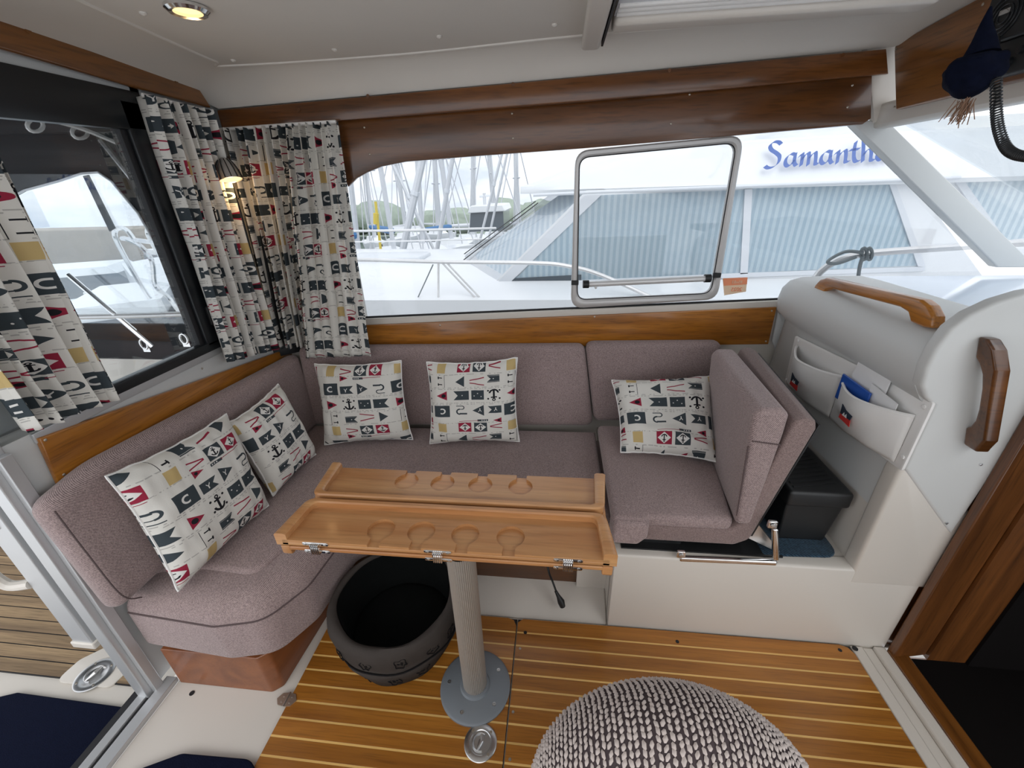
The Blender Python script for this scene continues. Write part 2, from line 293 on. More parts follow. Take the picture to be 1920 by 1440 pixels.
# ------------------------------------------------------------------ mesh helpers
class MB:
    def __init__(s): s.v = []; s.f = []; s.dirty = False
    def add(s, vs, fs):
        k = len(s.v); s.v += [tuple(x) for x in vs]; s.f += [tuple(i+k for i in f) for f in fs]; return s
    def box(s, a, b):
        x0, y0, z0 = a; x1, y1, z1 = b
        return s.add([(x0, y0, z0), (x1, y0, z0), (x1, y1, z0), (x0, y1, z0), (x0, y0, z1), (x1, y0, z1), (x1, y1, z1), (x0, y1, z1)],
                     [(0, 3, 2, 1), (4, 5, 6, 7), (0, 1, 5, 4), (1, 2, 6, 5), (2, 3, 7, 6), (3, 0, 4, 7)])
    def prism(s, pts, ext):
        n = len(pts); e = V(ext); nn = V((0, 0, 0)); P = [V(p) for p in pts]
        for i in range(n): nn += P[i].cross(P[(i+1) % n])
        if nn.dot(e) < 0: P = P[::-1]
        return s.add(P+[p+e for p in P], [tuple(range(n))[::-1], tuple(range(n, 2*n))]+[(i, (i+1) % n, n+(i+1) % n, n+i) for i in range(n)])
    def tube(s, path, r, n=10, closed=False, cap=True):
        P = [V(p) for p in path]; N = len(P); rings = []; up = None
        rr = r if isinstance(r, (list, tuple)) else [r]*N
        for i in range(N):
            if closed: tg = P[(i+1) % N]-P[i-1]
            else: tg = P[min(i+1, N-1)]-P[max(i-1, 0)]
            tg.normalize()
            if up is None: up = V((0, 0, 1)) if abs(tg.z) < .9 else V((1, 0, 0))
            a = up-tg*up.dot(tg)
            if a.length < 1e-6: a = tg.orthogonal()
            a.normalize(); b = tg.cross(a); up = a
            rings.append([P[i]+(a*math.cos(2*math.pi*k/n)+b*math.sin(2*math.pi*k/n))*rr[i] for k in range(n)])
        vs = [p for q in rings for p in q]; fs = []
        for i in range(N if closed else N-1):
            j = (i+1) % N
            for k in range(n): fs.append((i*n+k, i*n+(k+1) % n, j*n+(k+1) % n, j*n+k))
        if cap and not closed: fs += [tuple(range(n))[::-1], tuple(range((N-1)*n, N*n))]
        return s.add(vs, fs)
    def lathe(s, prof, c, n=32, axis=V((0, 0, 1)), fn=None):
        ax = V(axis).normalized(); a = ax.orthogonal().normalized() if abs(ax.z) < .99 else V((1, 0, 0)); b = ax.cross(a); vs = []; fs = []
        for i, (r, h) in enumerate(prof):
            for k in range(n):
                an = 2*math.pi*k/n; q = r*(fn(an, i) if fn else 1); vs.append(V(c)+ax*h+(a*math.cos(an)+b*math.sin(an))*q)
        for i in range(len(prof)-1):
            for k in range(n): fs.append((i*n+k, i*n+(k+1) % n, (i+1)*n+(k+1) % n, (i+1)*n+k))
        m = len(prof)-1
        if prof[0][0] > 1e-5: fs.append(tuple(range(n))[::-1])
        if prof[-1][0] > 1e-5: fs.append(tuple(range(m*n, m*n+n)))
        return s.add(vs, fs)
    def soft(s, outline, o, a, b, n, t0, t1, r, seg=4, crown=0, rb=None):
        """outline in the a,b plane, extruded along n from t0 to t1 with rolled edges"""
        o, a, b, n = V(o), V(a), V(b), V(n); P = [V((p[0], p[1])) for p in outline]; N = len(P)
        if sum(P[i].x*P[(i+1) % N].y-P[(i+1) % N].x*P[i].y for i in range(N)) < 0: P = P[::-1]
        off = []
        for i in range(N):
            e1 = (P[i]-P[i-1]).normalized(); e2 = (P[(i+1) % N]-P[i]).normalized(); n1 = V((-e1.y, e1.x)); n2 = V((-e2.y, e2.x))
            off.append((n1+n2)/max(.35, 1+n1.dot(n2)))
        rb = r if rb is None else rb; s.dirty = True
        ed = [(P[(i+1) % N]-P[i]).normalized() for i in range(N)]
        def inset(ins):
            Q = [P[i]+off[i]*ins for i in range(N)]
            if ins < 1e-7: return Q
            bad = [(Q[(i+1) % N]-Q[i]).dot(ed[i]) <= 1e-7 for i in range(N)]
            for _ in range(6):
                if not any(bad) or all(bad): break
                i0 = next(i for i in range(N) if not bad[i]); i = i0
                while i < i0+N:
                    i += 1
                    if i < i0+N and bad[i % N]:
                        j = i
                        while bad[(j+1) % N]: j += 1
                        ea, eb = ed[(i-1) % N], ed[(j+1) % N]; pa = P[i % N]+V((-ea.y, ea.x))*ins; pb = P[(j+1) % N]+V((-eb.y, eb.x))*ins
                        cr = ea.x*eb.y-ea.y*eb.x
                        if abs(cr) > .02: q = pa+ea*(((pb-pa).x*eb.y-(pb-pa).y*eb.x)/cr)
                        else: q = (pa+pb)/2
                        for k in range(i, j+2): Q[k % N] = q.copy()
                        i = j+1
                nb = [bad[k] or (Q[(k+1) % N]-Q[k]).dot(ed[k]) <= 1e-7 for k in range(N)]
                if nb == bad: break
                bad = nb
            return Q
        prof = [(rb*(1-math.sin(math.pi/2*i/seg)), t0+rb*(1-math.cos(math.pi/2*i/seg))) for i in range(seg+1)]
        prof += [(r*(1-math.cos(math.pi/2*i/seg)), t1-r*(1-math.sin(math.pi/2*i/seg))) for i in range(seg+1)]
        L = []
        for ins, t in prof: L.append([(q, t) for q in inset(ins)])
        if crown:
            base = [q[0] for q in L[-1]]; cc = sum(base, V((0, 0)))/N
            for k in (.85, .6, .3): L.append([(cc+(q-cc)*k, t1+crown*(1-k*k)) for q in base])
        flip = a.cross(b).dot(n) < 0
        vs = [o+a*q.x+b*q.y+n*t for ring in L for q, t in ring]; fs = []
        for i in range(len(L)-1):
            for k in range(N):
                f = (i*N+k, i*N+(k+1) % N, (i+1)*N+(k+1) % N, (i+1)*N+k); fs.append(f[::-1] if flip else f)
        lo = tuple(range(N))[::-1]; hi = tuple(range((len(L)-1)*N, len(L)*N)); fs += [lo[::-1], hi[::-1]] if flip else [lo, hi]
        return s.add(vs, fs)
    def sphere(s, c, r, n=12, m=8, sc=(1, 1, 1)):
        vs = []; fs = []
        for i in range(m+1):
            th = math.pi*i/m
            for k in range(n): vs.append(V(c)+V((r*sc[0]*math.sin(th)*math.cos(2*math.pi*k/n), r*sc[1]*math.sin(th)*math.sin(2*math.pi*k/n), -r*sc[2]*math.cos(th))))
        for i in range(m):
            for k in range(n): fs.append((i*n+k, i*n+(k+1) % n, (i+1)*n+(k+1) % n, (i+1)*n+k))
        return s.add(vs, fs)
WL = {}
def mk(name, mb, mat, parent=None, smooth=35, bevel=0, origin=None):
    me = bpy.data.meshes.new(name); A = np.array([tuple(p) for p in mb.v]); c = (A.min(0)+A.max(0))/2 if origin is None else np.array(origin)
    me.from_pydata((A-c).tolist(), [], mb.f); me.update()
    if mb.dirty:
        bm = bmesh.new(); bm.from_mesh(me); bmesh.ops.remove_doubles(bm, verts=bm.verts, dist=2e-6); bmesh.ops.dissolve_degenerate(bm, dist=1e-6, edges=bm.edges); bm.to_mesh(me); bm.free()
    o = bpy.data.objects.new(name, me); col.objects.link(o)
    me.materials.append(M[mat] if isinstance(mat, str) else mat)
    WL[o] = V(c)
    if parent is not None: o.parent = parent; o.location = V(c)-WL[parent]
    else: o.location = V(c)
    if smooth:
        me.polygons.foreach_set('use_smooth', [True]*len(me.polygons)); me.set_sharp_from_angle(angle=math.radians(smooth))
    if bevel:
        bv = o.modifiers.new('bevel', 'BEVEL'); bv.width = bevel; bv.segments = 2; bv.limit_method = 'ANGLE'; bv.angle_limit = math.radians(40)
    return o
def T(o, label, cat, group=None, kind=None):
    o['label'] = label; o['category'] = cat
    if group: o['group'] = group
    if kind: o['kind'] = kind
    return o
def thing(name, loc, label, cat, group=None, kind=None):
    o = bpy.data.objects.new(name, None); o.empty_display_size = .05; col.objects.link(o); o.location = loc; WL[o] = V(loc); return T(o, label, cat, group, kind)
def rp_(pts, r, seg=5):
    """fillet a 2D polygon"""
    out = []; N = len(pts); rs = r if isinstance(r, (list, tuple)) else [r]*N
    for i in range(N):
        p = V(pts[i][:2]); a = V(pts[i-1][:2])-p; b = V(pts[(i+1) % N][:2])-p; la, lb = a.length, b.length; a.normalize(); b.normalize()
        if rs[i] <= 0: out.append((p.x, p.y)); continue
        ang = a.angle(b); d = min(rs[i]/math.tan(ang/2), la*.49, lb*.49)
        p0, p1 = p+a*d, p+b*d
        for k in range(seg+1):
            u = k/seg; q = p0*(1-u)**2+p*2*u*(1-u)+p1*u*u; out.append((q.x, q.y))
    return out
def bez(pts, n=12):
    """Catmull-Rom through points"""
    P = [V(p) for p in pts]; out = []
    for i in range(len(P)-1):
        p0, p1, p2, p3 = P[max(i-1, 0)], P[i], P[i+1], P[min(i+2, len(P)-1)]
        for k in range(n):
            t = k/n; out.append(.5*((2*p1)+(p2-p0)*t+(2*p0-5*p1+4*p2-p3)*t*t+(3*p1-p0-3*p2+p3)*t**3))
    return out+[P[-1]]
X3, Y3, Z3 = V((1, 0, 0)), V((0, 1, 0)), V((0, 0, 1))
WA = V((1, .05, 0)).normalized(); WNI = V((.05, -1, 0)).normalized(); WO = V((-1.34, 1.80, 0))
def wuv(px, py, off=0): p = PW(px, py, off); return ((p-WO).dot(WA), p.z)       # side-wall plane coordinates
def wall_slab(mb, pxs, off, th, r=.002, fil=0, seg=2):
    """slab on the side wall traced in pixels; back face 'off' proud of the wall"""
    o2 = [wuv(x, y, off+th) for x, y in pxs]
    if fil: o2 = rp_(o2, fil)
    return mb.soft(o2, WO, WA, Z3, WNI, off, off+th, r, seg)
def left_slab(mb, yz, x0, x1, r=.002, seg=2): return mb.soft(yz, V((0, 0, 0)), Y3, Z3, X3, x0, x1, r, seg)
def screw(parent, p, n, r=.004, mat='screw'):
    return mk('screw', MB().lathe([(r, -.001), (r, .0008), (r*.55, .002), (0, .0022)], p, 10, n), mat, parent)
# ================================================================== STRUCTURE
# floor liner and hatches
fl = mk('floor', MB().box((-1.285, -1.1, -.06), (1.18, 1.05, -.014)).box((-1.285, 1.05, -.06), (1.5, 1.95, -.014)), 'white', bevel=.004); T(fl, 'white moulded cabin floor around the wooden hatches', 'floor', kind='structure')
def hatch(x0, x1, label, cut=None):
    h = thing('floor_hatch', ((x0+x1)/2, .6, -.012), label, 'hatch')
    mk('hatch_base', MB().box((x0, -.05, -.0135), (x1, 1.036, -.006)), 'caulk', h)
    y = 1.036; k = 0; edges = [1.036]+[.9818-.0487*i for i in range(21)]
    for i in range(len(edges)-1):
        a, b = edges[i], edges[i+1]+.0028
        hi = a if i == 0 else a-.0028
        pts = [(x0+.001, b, -.006), (x1-.001, b, -.006), (x1-.001, hi, -.006), (x0+.001, hi, -.006)]
        if i == 0: pts = [(x0+.001, b, -.006), (x1-.001, b, -.006), (x1-.001, hi-.03, -.006), (x1-.012, hi-.008, -.006), (x1-.035, hi, -.006), (x0+.02, hi, -.006), (x0+.001, hi-.015, -.006)]
        mk('plank', MB().prism(pts, (0, 0, .006)), 'plank', h, bevel=.0006)
        yy = edges[i+1]
        mk('inlay_strip', MB().box((x0+.001, yy-.0028, -.006), (x1-.001, yy+.0028, -.0001)), 'inlay', h)
    return h
hl = hatch(-.853, -.1305, 'left wooden floor hatch with pale inlay strips under the table')
hr = hatch(-.1275, 1.057, 'right wooden floor hatch with pale inlay strips beneath the foreground chair')
for px, py in ((985, 1186), (1270, 1203), (1575, 1219)):
    p = PZ(px, py, .0005); mk('screw_plug', MB().lathe([(.0065, 0), (.0065, .0006), (0, .0008)], p, 10), 'caulk', hr)
for px, py in ((975, 1216), (962, 1335), (956, 1424)):
    p = PZ(px, py, .0005); mk('screw_plug', MB().lathe([(.0045, 0), (.0045, .0006), (0, .0008)], p, 10), 'screw', hr)
T(mk('wall_port', MB().box((-1.4, -1.16, -.06), (1.5, -1.1, .98)), 'white'), 'white lower wall of the cabin opposite the sofa', 'wall', kind='structure')
# side liner box (right) with recessed well, and low white step (centre)
BZ = .365
bx = MB()
bx.soft(rp_([(.212, 1.042), (1.175, 1.042), (1.175, 1.10), (.212, 1.10)], .004), V((0, 0, 0)), X3, Y3, Z3, -.02, BZ, .012, 3)
bx.box((.215, 1.09, BZ-.03), (.99, WY(.6), BZ-.006))
lw_ = T(mk('wall_side_lower', bx, 'white'), 'white moulded seat box wall along the right of the floor', 'wall', kind='structure')
mk('end_panel', MB().box((.212, 1.09, -.02), (.235, 1.80, BZ-.03)), 'white', lw_)
mk('upright', MB().soft(rp_([(.962, .3), (1.195, .3), (1.195, .62), (1.165, .62), (.962, .80)], [.0, 0, 0, .02, .03]), V((0, 0, 0)), X3, Z3, V((0, -1, 0)), -1.10, -1.041, .012, 3), 'white', lw_)
mk('well_wall', MB().box((.968, 1.06, BZ-.02), (1.0, 1.91, .605)), 'white', lw_)
st = MB().prism([(-.86, 1.045, -.015), (.212, 1.045, -.015), (.212, 1.16, .035), (-.86, 1.16, .035)], (0, .18, 0))
T(mk('wall_step_lower', st, 'white', bevel=.006), 'low white moulded ledge behind the table leg at the floor', 'ledge', kind='structure')
pn = MB().box((-.86, 1.17, .036), (.10, 1.19, .30)); pn.box((.10, 1.17, .03), (.12, 1.19, .06))
T(mk('wall_seat_front', MB().box((-.86, 1.19, .03), (.098, 1.205, .31)), 'maho'), 'dark wooden seat front board behind the table leg', 'panel', kind='structure')
T(mk('wall_seat_end', MB().box((.098, 1.17, .02), (.212, 1.205, .36)), 'white'), 'white moulded seat front corner above the cable plug', 'wall', kind='structure')
# side wall, window opening spans u from .47 to beyond the pillar
def wb(u0, u1, z0, z1, th=.03): return MB().soft([(u0, z0), (u1, z0), (u1, z1), (u0, z1)], WO, WA, Z3, WNI, -th, 0, .001, 1)
SILL = 0.0
s = MB()
zl, zr = wuv(690, 597)[1], wuv(1480, 562)[1]
ul, ur = wuv(690, 597)[0], wuv(1480, 562)[0]
sl = (zr-zl)/(ur-ul)
zs = lambda u: zl+sl*(u-ul)
s.soft([(0, .02), (2.42, .02), (2.42, zs(2.42)), (0, zs(0))], WO, WA, Z3, WNI, -.03, 0, .001, 1)
s.soft([(-.05, 1.70), (2.62, 1.74), (2.62, 1.96), (-.05, 1.96)], WO, WA, Z3, WNI, -.03, 0, .001, 1)
s.soft([(-.05, .9), (.43, .9), (.43, 1.72), (-.05, 1.72)], WO, WA, Z3, WNI, -.03, 0, .001, 1)
wbk = T(mk('wall_back', s, 'white'), 'white side wall of the cabin around the long window', 'wall', kind='structure')
# white window ledge profile
lg = MB().soft([(.40, zs(.4)-.035), (2.36, zs(2.36)-.035), (2.36, zs(2.36)+.002), (.40, zs(.4)+.002)], WO, WA, Z3, WNI, 0, .014, .005, 3)
T(mk('trim_1', lg, 'white'), 'white ledge strip along the bottom of the side window', 'trim', kind='structure')
gs = MB().soft([(.42, zs(.42)), (2.36, zs(2.36)), (2.36, zs(2.36)+.008), (.42, zs(.42)+.008)], WO, WA, Z3, WNI, -.012, -.004, .001, 1)
T(mk('trim_2', gs, 'caulk'), 'thin black rubber gasket at the bottom of the side window', 'trim', kind='structure')
# wooden rail under the window
rl = T(mk('trim_3', wall_slab(MB(), [(640, 612), (1457, 576), (1441, 646), (640, 654)], .012, .012, .004, .004), 'teak'), 'varnished teak rail under the side window above the sofa', 'trim', kind='structure')
for px, py in ((825, 610), (1115, 594), (1447, 583), (1436, 640)): screw(rl, PW(px, py, .0245), WNI)
# upper boards, their backlit shade put into the wood colour
ub = T(mk('trim_4', wall_slab(MB(), [(397, 207), (1000, 152), (1663, 91), (1667, 138), (1100, 190), (640, 226), (397, 243)], .045, .02, .005, 0), 'maho'), 'upper wooden valance board, darkened as backlit, running the length of the cabin', 'trim', kind='structure')
for px, py in ((560, 206), (690, 180), (962, 158), (1255, 132), (1580, 103)): mk('notch', MB().lathe([(.006, 0), (.006, .002), (0, .002)], PW(px, py, .0655), 10, WNI), 'maho', ub)
pp = [(633, 224), (1100, 186), (1636, 140), (1634, 222), (1618, 233)]
pp += [(1400, 252), (1080, 279), (900, 292), (760, 303), (715, 312), (690, 322), (668, 334), (652, 350), (643, 330)]
lb = T(mk('trim_5', wall_slab(MB(), pp, .02, .02, .004, 0), 'maho'), 'deep wooden panel with curved corner above the side window, darkened as backlit', 'trim', kind='structure')
for px, py in ((683, 239), (693, 289), (960, 213), (962, 259), (1258, 232), (1293, 177), (1598, 160), (1589, 201)): screw(lb, PW(px, py, .0405), WNI, .0035)
# side glass
gl = MB().soft([(.42, zs(.42)), (3.2, zs(3.2)), wuv(1640, 232), (2.48, 1.76), (.42, 1.72)], WO, WA, Z3, WNI, -.018, -.013, .0005, 1)
T(mk('window_1', gl, 'glass', smooth=0), 'long fixed side window glass looking onto the neighbouring motorboat', 'window', kind='structure')
# forward pane past the pillar
a0, a1, a2, a3 = wuv(1655, 228), wuv(1915, 488), (4.2, 1.12), (4.2, 1.72)
T(mk('window_2', MB().soft([a0, a1, a2, a3], WO, WA, Z3, WNI, -.018, -.013, .0005, 1), 'glass', smooth=0), 'forward side window glass right of the sloping white pillar', 'window', kind='structure')
plr = MB().soft([wuv(1588, 228), wuv(1655, 226), wuv(1935, 500), wuv(1862, 500)], WO, WA, Z3, WNI, -.025, .02, .006, 3)
T(mk('trim_6', plr, 'grey_white'), 'sloping grey white pillar between the side windows', 'pillar', kind='structure')
# white cabin top moulding at the right end of valances
T(mk('trim_7', wall_slab(MB(), [(1625, 90), (1690, 80), (1690, 214), (1640, 230)], .0, .03, .006), 'white'), 'white post between the valance board and the overhead wood panel', 'trim', kind='structure')
tr = MB(); tr.box((1.142, .2, 1.66), (1.20, 1.93, 1.74))
T(mk('trim_8', tr, 'white', bevel=.012), 'white head moulding under the overhead wood panel', 'trim', kind='structure')
bs = MB().box((1.17, .2, 1.655), (1.18, 1.93, 1.662))
# inner opening window frame with roller bar
fo = thing('inner_window_frame', PW(1230, 570, 0), 'grey rounded alloy opening window frame with a roller bar across it', 'window frame')
oo = [(1079, 283), (1393, 253), (1343, 560), (1070, 577)]; ii = [(1086, 296), (1379, 268), (1331, 549), (1082, 561)]
O2 = rp_([wuv(*p, .0) for p in oo], .055, 6); I2 = rp_([wuv(*p, .0) for p in ii], .042, 6)
fm = MB(); n = len(O2); vs = []
for t_, R in ((-.008, O2), (.012, O2), (.018, [(a[0]*.75+b[0]*.25, a[1]*.75+b[1]*.25) for a, b in zip(O2, I2)]), (.018, [(a[0]*.3+b[0]*.7, a[1]*.3+b[1]*.7) for a, b in zip(O2, I2)]), (.010, I2), (-.008, I2)):
    vs += [WO+WA*q[0]+Z3*q[1]+WNI*t_ for q in R]
fm.add(vs, [(i*n+k, i*n+(k+1) % n, ((i+1) % 6)*n+(k+1) % n, ((i+1) % 6)*n+k) for i in range(6) for k in range(n)])
mk('frame', fm, 'alu_w', fo)
mk('gasket', MB().tube([WO+WA*q[0]+Z3*q[1]+WNI*.011 for q in I2], .0022, 6, True), 'caulk', fo)
mk('pane', MB().soft(I2, WO, WA, Z3, WNI, -.002, .002, .0005, 1), 'glass_in', fo, smooth=0)
rb = mk('roller_bar', MB().tube([PW(1102, 533, .035), PW(1330, 522, .035)], .0125, 14), 'railwhite', fo)
for px, py in ((1097, 533), (1325, 522)):
    mk('end_cap', MB().tube([PW(px-4, py, .035), PW(px+7, py-.3, .035)], .0175, 14), 'black', fo)
for px, py in ((1078, 530), (1344, 516)):
    q = PW(px, py, .02); mk('bracket', MB().box(q-V((.016, .006, .010)), q+V((.016, .006, .010))), 'black', fo, bevel=.002)
mk('pull_knob', MB().sphere(PW(1117, 539, .04), .006, 10, 6), 'railwhite', fo)
# sticker on the glass, seen from its back (mirrored)
stk = thing('date_sticker', PW(1385, 540, -.008), 'pale orange date sticker on the window glass, its print reversed', 'sticker')
mk('paper', MB().soft([wuv(1357, 523), wuv(1404, 521), wuv(1401, 548), wuv(1360, 555)], WO, WA, Z3, WNI, -.0125, -.0118, .0002, 1), 'sticker', stk)
mk('band', MB().soft([wuv(1358, 523), wuv(1404, 521), wuv(1403, 534), wuv(1359, 537)], WO, WA, Z3, WNI, -.0119, -.0112, .0002, 1), 'orange', stk)
def text_mesh(name, body, size, origin, ax, ay, mat, parent, depth=.0006, mirror=False):
    cu = bpy.data.curves.new(name, 'FONT'); cu.body = body; cu.size = size; cu.align_x = 'CENTER'; cu.align_y = 'CENTER'; cu.extrude = depth
    o = bpy.data.objects.new(name+'_tmp', cu); col.objects.link(o); dg = bpy.context.evaluated_depsgraph_get(); me = o.evaluated_get(dg).to_mesh()
    mb = MB(); ax, ay = V(ax), V(ay); an = ax.cross(ay); s_ = -1 if mirror else 1
    fs = [tuple(p.vertices) for p in me.polygons]
    mb.add([V(origin)+ax*(v.co.x*s_)+ay*v.co.y+an*v.co.z for v in me.vertices], [f[::-1] for f in fs] if mirror else fs)
    bpy.data.objects.remove(o); bpy.data.curves.remove(cu)
    return mk(name, mb, mat, parent, smooth=0)
text_mesh('date_print', '2025', .024, PW(1381, 543, -.0105), WA, Z3, 'orange', stk, mirror=True)
text_mesh('code_print', '85x83', .018, PW(1382, 529, -.0095), WA, Z3, 'sticker', stk, mirror=True)
# ------------------------------------------------------------------ left bulkhead (x = -1.34)
bh = MB()
def lbx(mb, y0, y1, z0, z1, x0=-1.40, x1=-1.34): return mb.box((x0, y0, z0), (x1, y1, z1))
lbx(bh, .70, 1.80, 0, .965); lbx(bh, 1.42, 1.82, .96, 1.95); lbx(bh, -.6, 1.45, 1.80, 1.97)
lw2 = T(mk('wall_left', bh, 'grey_white'), 'grey white aft bulkhead behind the left sofa and curtains', 'wall', kind='structure')
# varnished rail
def lq(pts, x0, x1, r=.004): return MB().soft([(PX(a, b, x1).y, PX(a, b, x1).z) for a, b in pts], V((0, 0, 0)), Y3, Z3, X3, x0, x1, r, 3)
lr = T(mk('trim_9', lq([(73, 822), (556, 648), (580, 690), (112, 908)], -1.338, -1.322), 'teak_y'), 'varnished teak rail under the aft window above the left sofa', 'trim', kind='structure')
for px, py in ((85, 825), (379, 691), (120, 890)): screw(lr, PX(px, py, -1.3215), X3)
# aluminium sill strip
T(mk('trim_10', lq([(60, 815), (412, 641), (418, 660), (70, 832)], -1.338, -1.33, .002), 'alu'), 'silver aluminium sill strip under the aft window', 'trim', kind='structure')
# black window frame
wf = thing('window_3', (-1.335, 1.0, .97), 'black framed aft window looking into the covered cockpit', 'window', kind='structure')
def lpx(px, py, x=-1.325): p = PX(px, py, x); return (p.y, p.z)
z_t, z_b = 1.775, .985
fr_ = MB()
fr_.soft([(.88, z_b-.02), (1.435, z_b-.022), (1.435, z_b+.012), (.88, z_b+.012)], V((0, 0, 0)), Y3, Z3, X3, -1.36, -1.325, .003, 2)
mk('bottom_frame', fr_, 'blackgloss', wf)
mk('side_frame', MB().soft([(1.355, z_b), (1.435, z_b), (1.435, z_t), (1.355, z_t)], V((0, 0, 0)), Y3, Z3, X3, -1.36, -1.325, .003, 2), 'blackgloss', wf)
mk('inner_stile', MB().soft([(1.335, z_b), (1.357, z_b), (1.357, z_t-.06), (1.335, z_t-.06)], V((0, 0, 0)), Y3, Z3, X3, -1.375, -1.34, .003, 2), 'caulk', wf)
mk('top_frame', MB().soft([(.70, z_t-.10), (1.435, z_t-.075), (1.435, z_t+.03), (.70, z_t+.03)], V((0, 0, 0)), Y3, Z3, X3, -1.36, -1.325, .003, 2), 'blackgloss', wf)
mk('pane', MB().box((-1.35, .70, z_b), (-1.346, 1.36, z_t-.07)), 'glass_cl', wf, smooth=0)
mk('latch', MB().soft(rp_([(1.39, 1.055), (1.42, 1.055), (1.42, 1.13), (1.39, 1.13)], .01), V((0, 0, 0)), Y3, Z3, X3, -1.325, -1.312, .004, 3), 'black', wf)
# valance on the left bulkhead
lv = MB().soft(rp_([lpx(-260, -85), lpx(0, 34), lpx(360, 160), lpx(388, 203), lpx(263, 170), lpx(0, 95), lpx(-260, 20)], [0, 0, .02, .004, 0, 0, 0], 4), V((0, 0, 0)), Y3, Z3, X3, -1.325, -1.305, .005, 3)
lvo = T(mk('trim_11', lv, 'dark_shaded_y'), 'brown wooden valance board over the aft window', 'trim', kind='structure')
for px, py in ((52, 57), (330, 152)): mk('notch', MB().lathe([(.007, 0), (.007, .002), (0, .002)], PX(px, py, -1.3045), 10, X3), 'dark_shaded_y', lvo)
# ------------------------------------------------------------------ ceiling
cz = lambda x: 1.925+.018*x
CN = np.array([-.018, 0, 1.]); CP = np.array([0, 0, 1.925])
def PC(px, py, dz=0): return PP(px, py, CP+np.array([0, 0, dz]), CN)
A_ = PW(392, 205, .05); B_ = PW(1675, 88, .05)
pin = [PC(432, 128), PC(760, 100), PC(1095, 65), PC(1650, 20)]
il = PC(150, 0); ill = V((il.x+.13, -.9, cz(il.x)))
outer = [V((-1.33, -.9, 1.90)), V((-1.33, 1.0, 1.885)), V((-1.33, 1.45, 1.855)), V((-1.335, 1.72, 1.825)), A_+V((.04, .0, .0)), PW(760, 173, .05), PW(1095, 143, .05), B_, V((1.25, 1.70, 1.92)), V((1.25, .8, 1.93)), V((1.25, -.9, 1.93))]
inner = [ill, il+(pin[0]-il)*-.15, il+(pin[0]-il)*.5, il+(pin[0]-il)*.84+V((.004, 0, 0)), pin[0]+V((.035, -.035, 0)), pin[1], pin[2], pin[3], V((.98, 1.30, cz(1)+.0)), V((1.02, .7, cz(1))), V((1.02, -.9, cz(1)))]
cb = MB(); L = []
for k in range(7):
    u = k/6; row = []
    for a, b in zip(outer, inner):
        p = a.lerp(b, u); p.z = a.z+(b.z-a.z)*math.sin(u*math.pi/2)**.8-.012*math.sin(u*math.pi)*0; row.append(p)
    L.append(row)
n = len(outer)
cb.add([p for r in L for p in r], [(i*n+k, (i+1)*n+k, (i+1)*n+k+1, i*n+k+1) for i in range(len(L)-1) for k in range(n-1)])
k0 = len(L)-1
top = L[-1]; cb.add(top, [tuple(range(n))])
L_in = inner
cl = T(mk('ceiling', cb, 'headliner', smooth=50), 'cream white headliner ceiling with a recessed centre panel', 'ceiling', kind='structure')
T(mk('ceiling_deck', MB().box((-1.42, -.95, 1.975), (1.5, 1.96, 2.0)), 'white'), 'outer cabin roof above the headliner', 'roof', kind='structure')
mk('panel_bead', MB().tube(bez(inner[1:8], 6), .005, 8), 'headliner', cl)
for px, py in ((437, 112), (627, 92), (823, 67), (1040, 45), (268, 23)):
    mk('snap_button', MB().lathe([(.0085, 0), (.0085, .003), (.005, .006), (0, .007)], PC(px, py, .0005), 12, -Z3), 'button', cl)
# ceiling spotlight
p = PC(350, 14, -.001)
cs = thing('ceiling_spotlight', p, 'round chrome ceiling spotlight with a lit warm lens', 'light')
mk('bezel', MB().lathe([(.047, 0), (.047, -.006), (.040, -.012), (.031, -.010), (.031, -.002)], p, 28), 'chrome', cs)
mk('lens', MB().lathe([(.031, -.004), (.02, -.007), (0, -.008)], p, 20), 'warm', cs)
# skylight hatch frame
hx = PC(1120, 60)
sk = thing('skylight_hatch', V((.4, 1.3, 1.93)), 'white framed roof skylight hatch with a pale blind at the top edge', 'skylight')
cpt = lambda px, py, dz=-.03: PC(px, py, dz)
e0, e1 = cpt(1107, 88), cpt(1120, -120)
mk('slide_rail', MB().soft(rp_([(-.03, 0), (.03, 0), (.026, .05), (-.026, .05)], .014), V((e0.x, 0, e0.z-.012)), X3, Z3, Y3, .8, e0.y-.005, .012, 4), 'white', sk)
mk('slide_seal', MB().box((e0.x+.031, .8, e0.z-.008), (e0.x+.037, e0.y-.03, e0.z+.03)), 'caulk', sk)
yb = e0.y-.16
mk('blind_case', MB().soft(rp_([(yb-.03, 0), (yb+.04, 0), (yb+.05, .05), (yb-.04, .05)], .014), V((0, 0, e0.z-.002)), Y3, Z3, X3, e0.x+.05, .95, .012, 4), 'white', sk)
mk('blind', MB().box((e0.x+.05, .6, e0.z+.018), (.95, yb-.03, e0.z+.024)), 'boatgrey', sk)
for i in range(3): mk('blind_slat', MB().tube([V((e0.x+.055, yb-.05-.03*i, e0.z+.016)), V((.945, yb-.05-.03*i, e0.z+.016))], .006, 8), 'vinyl', sk)
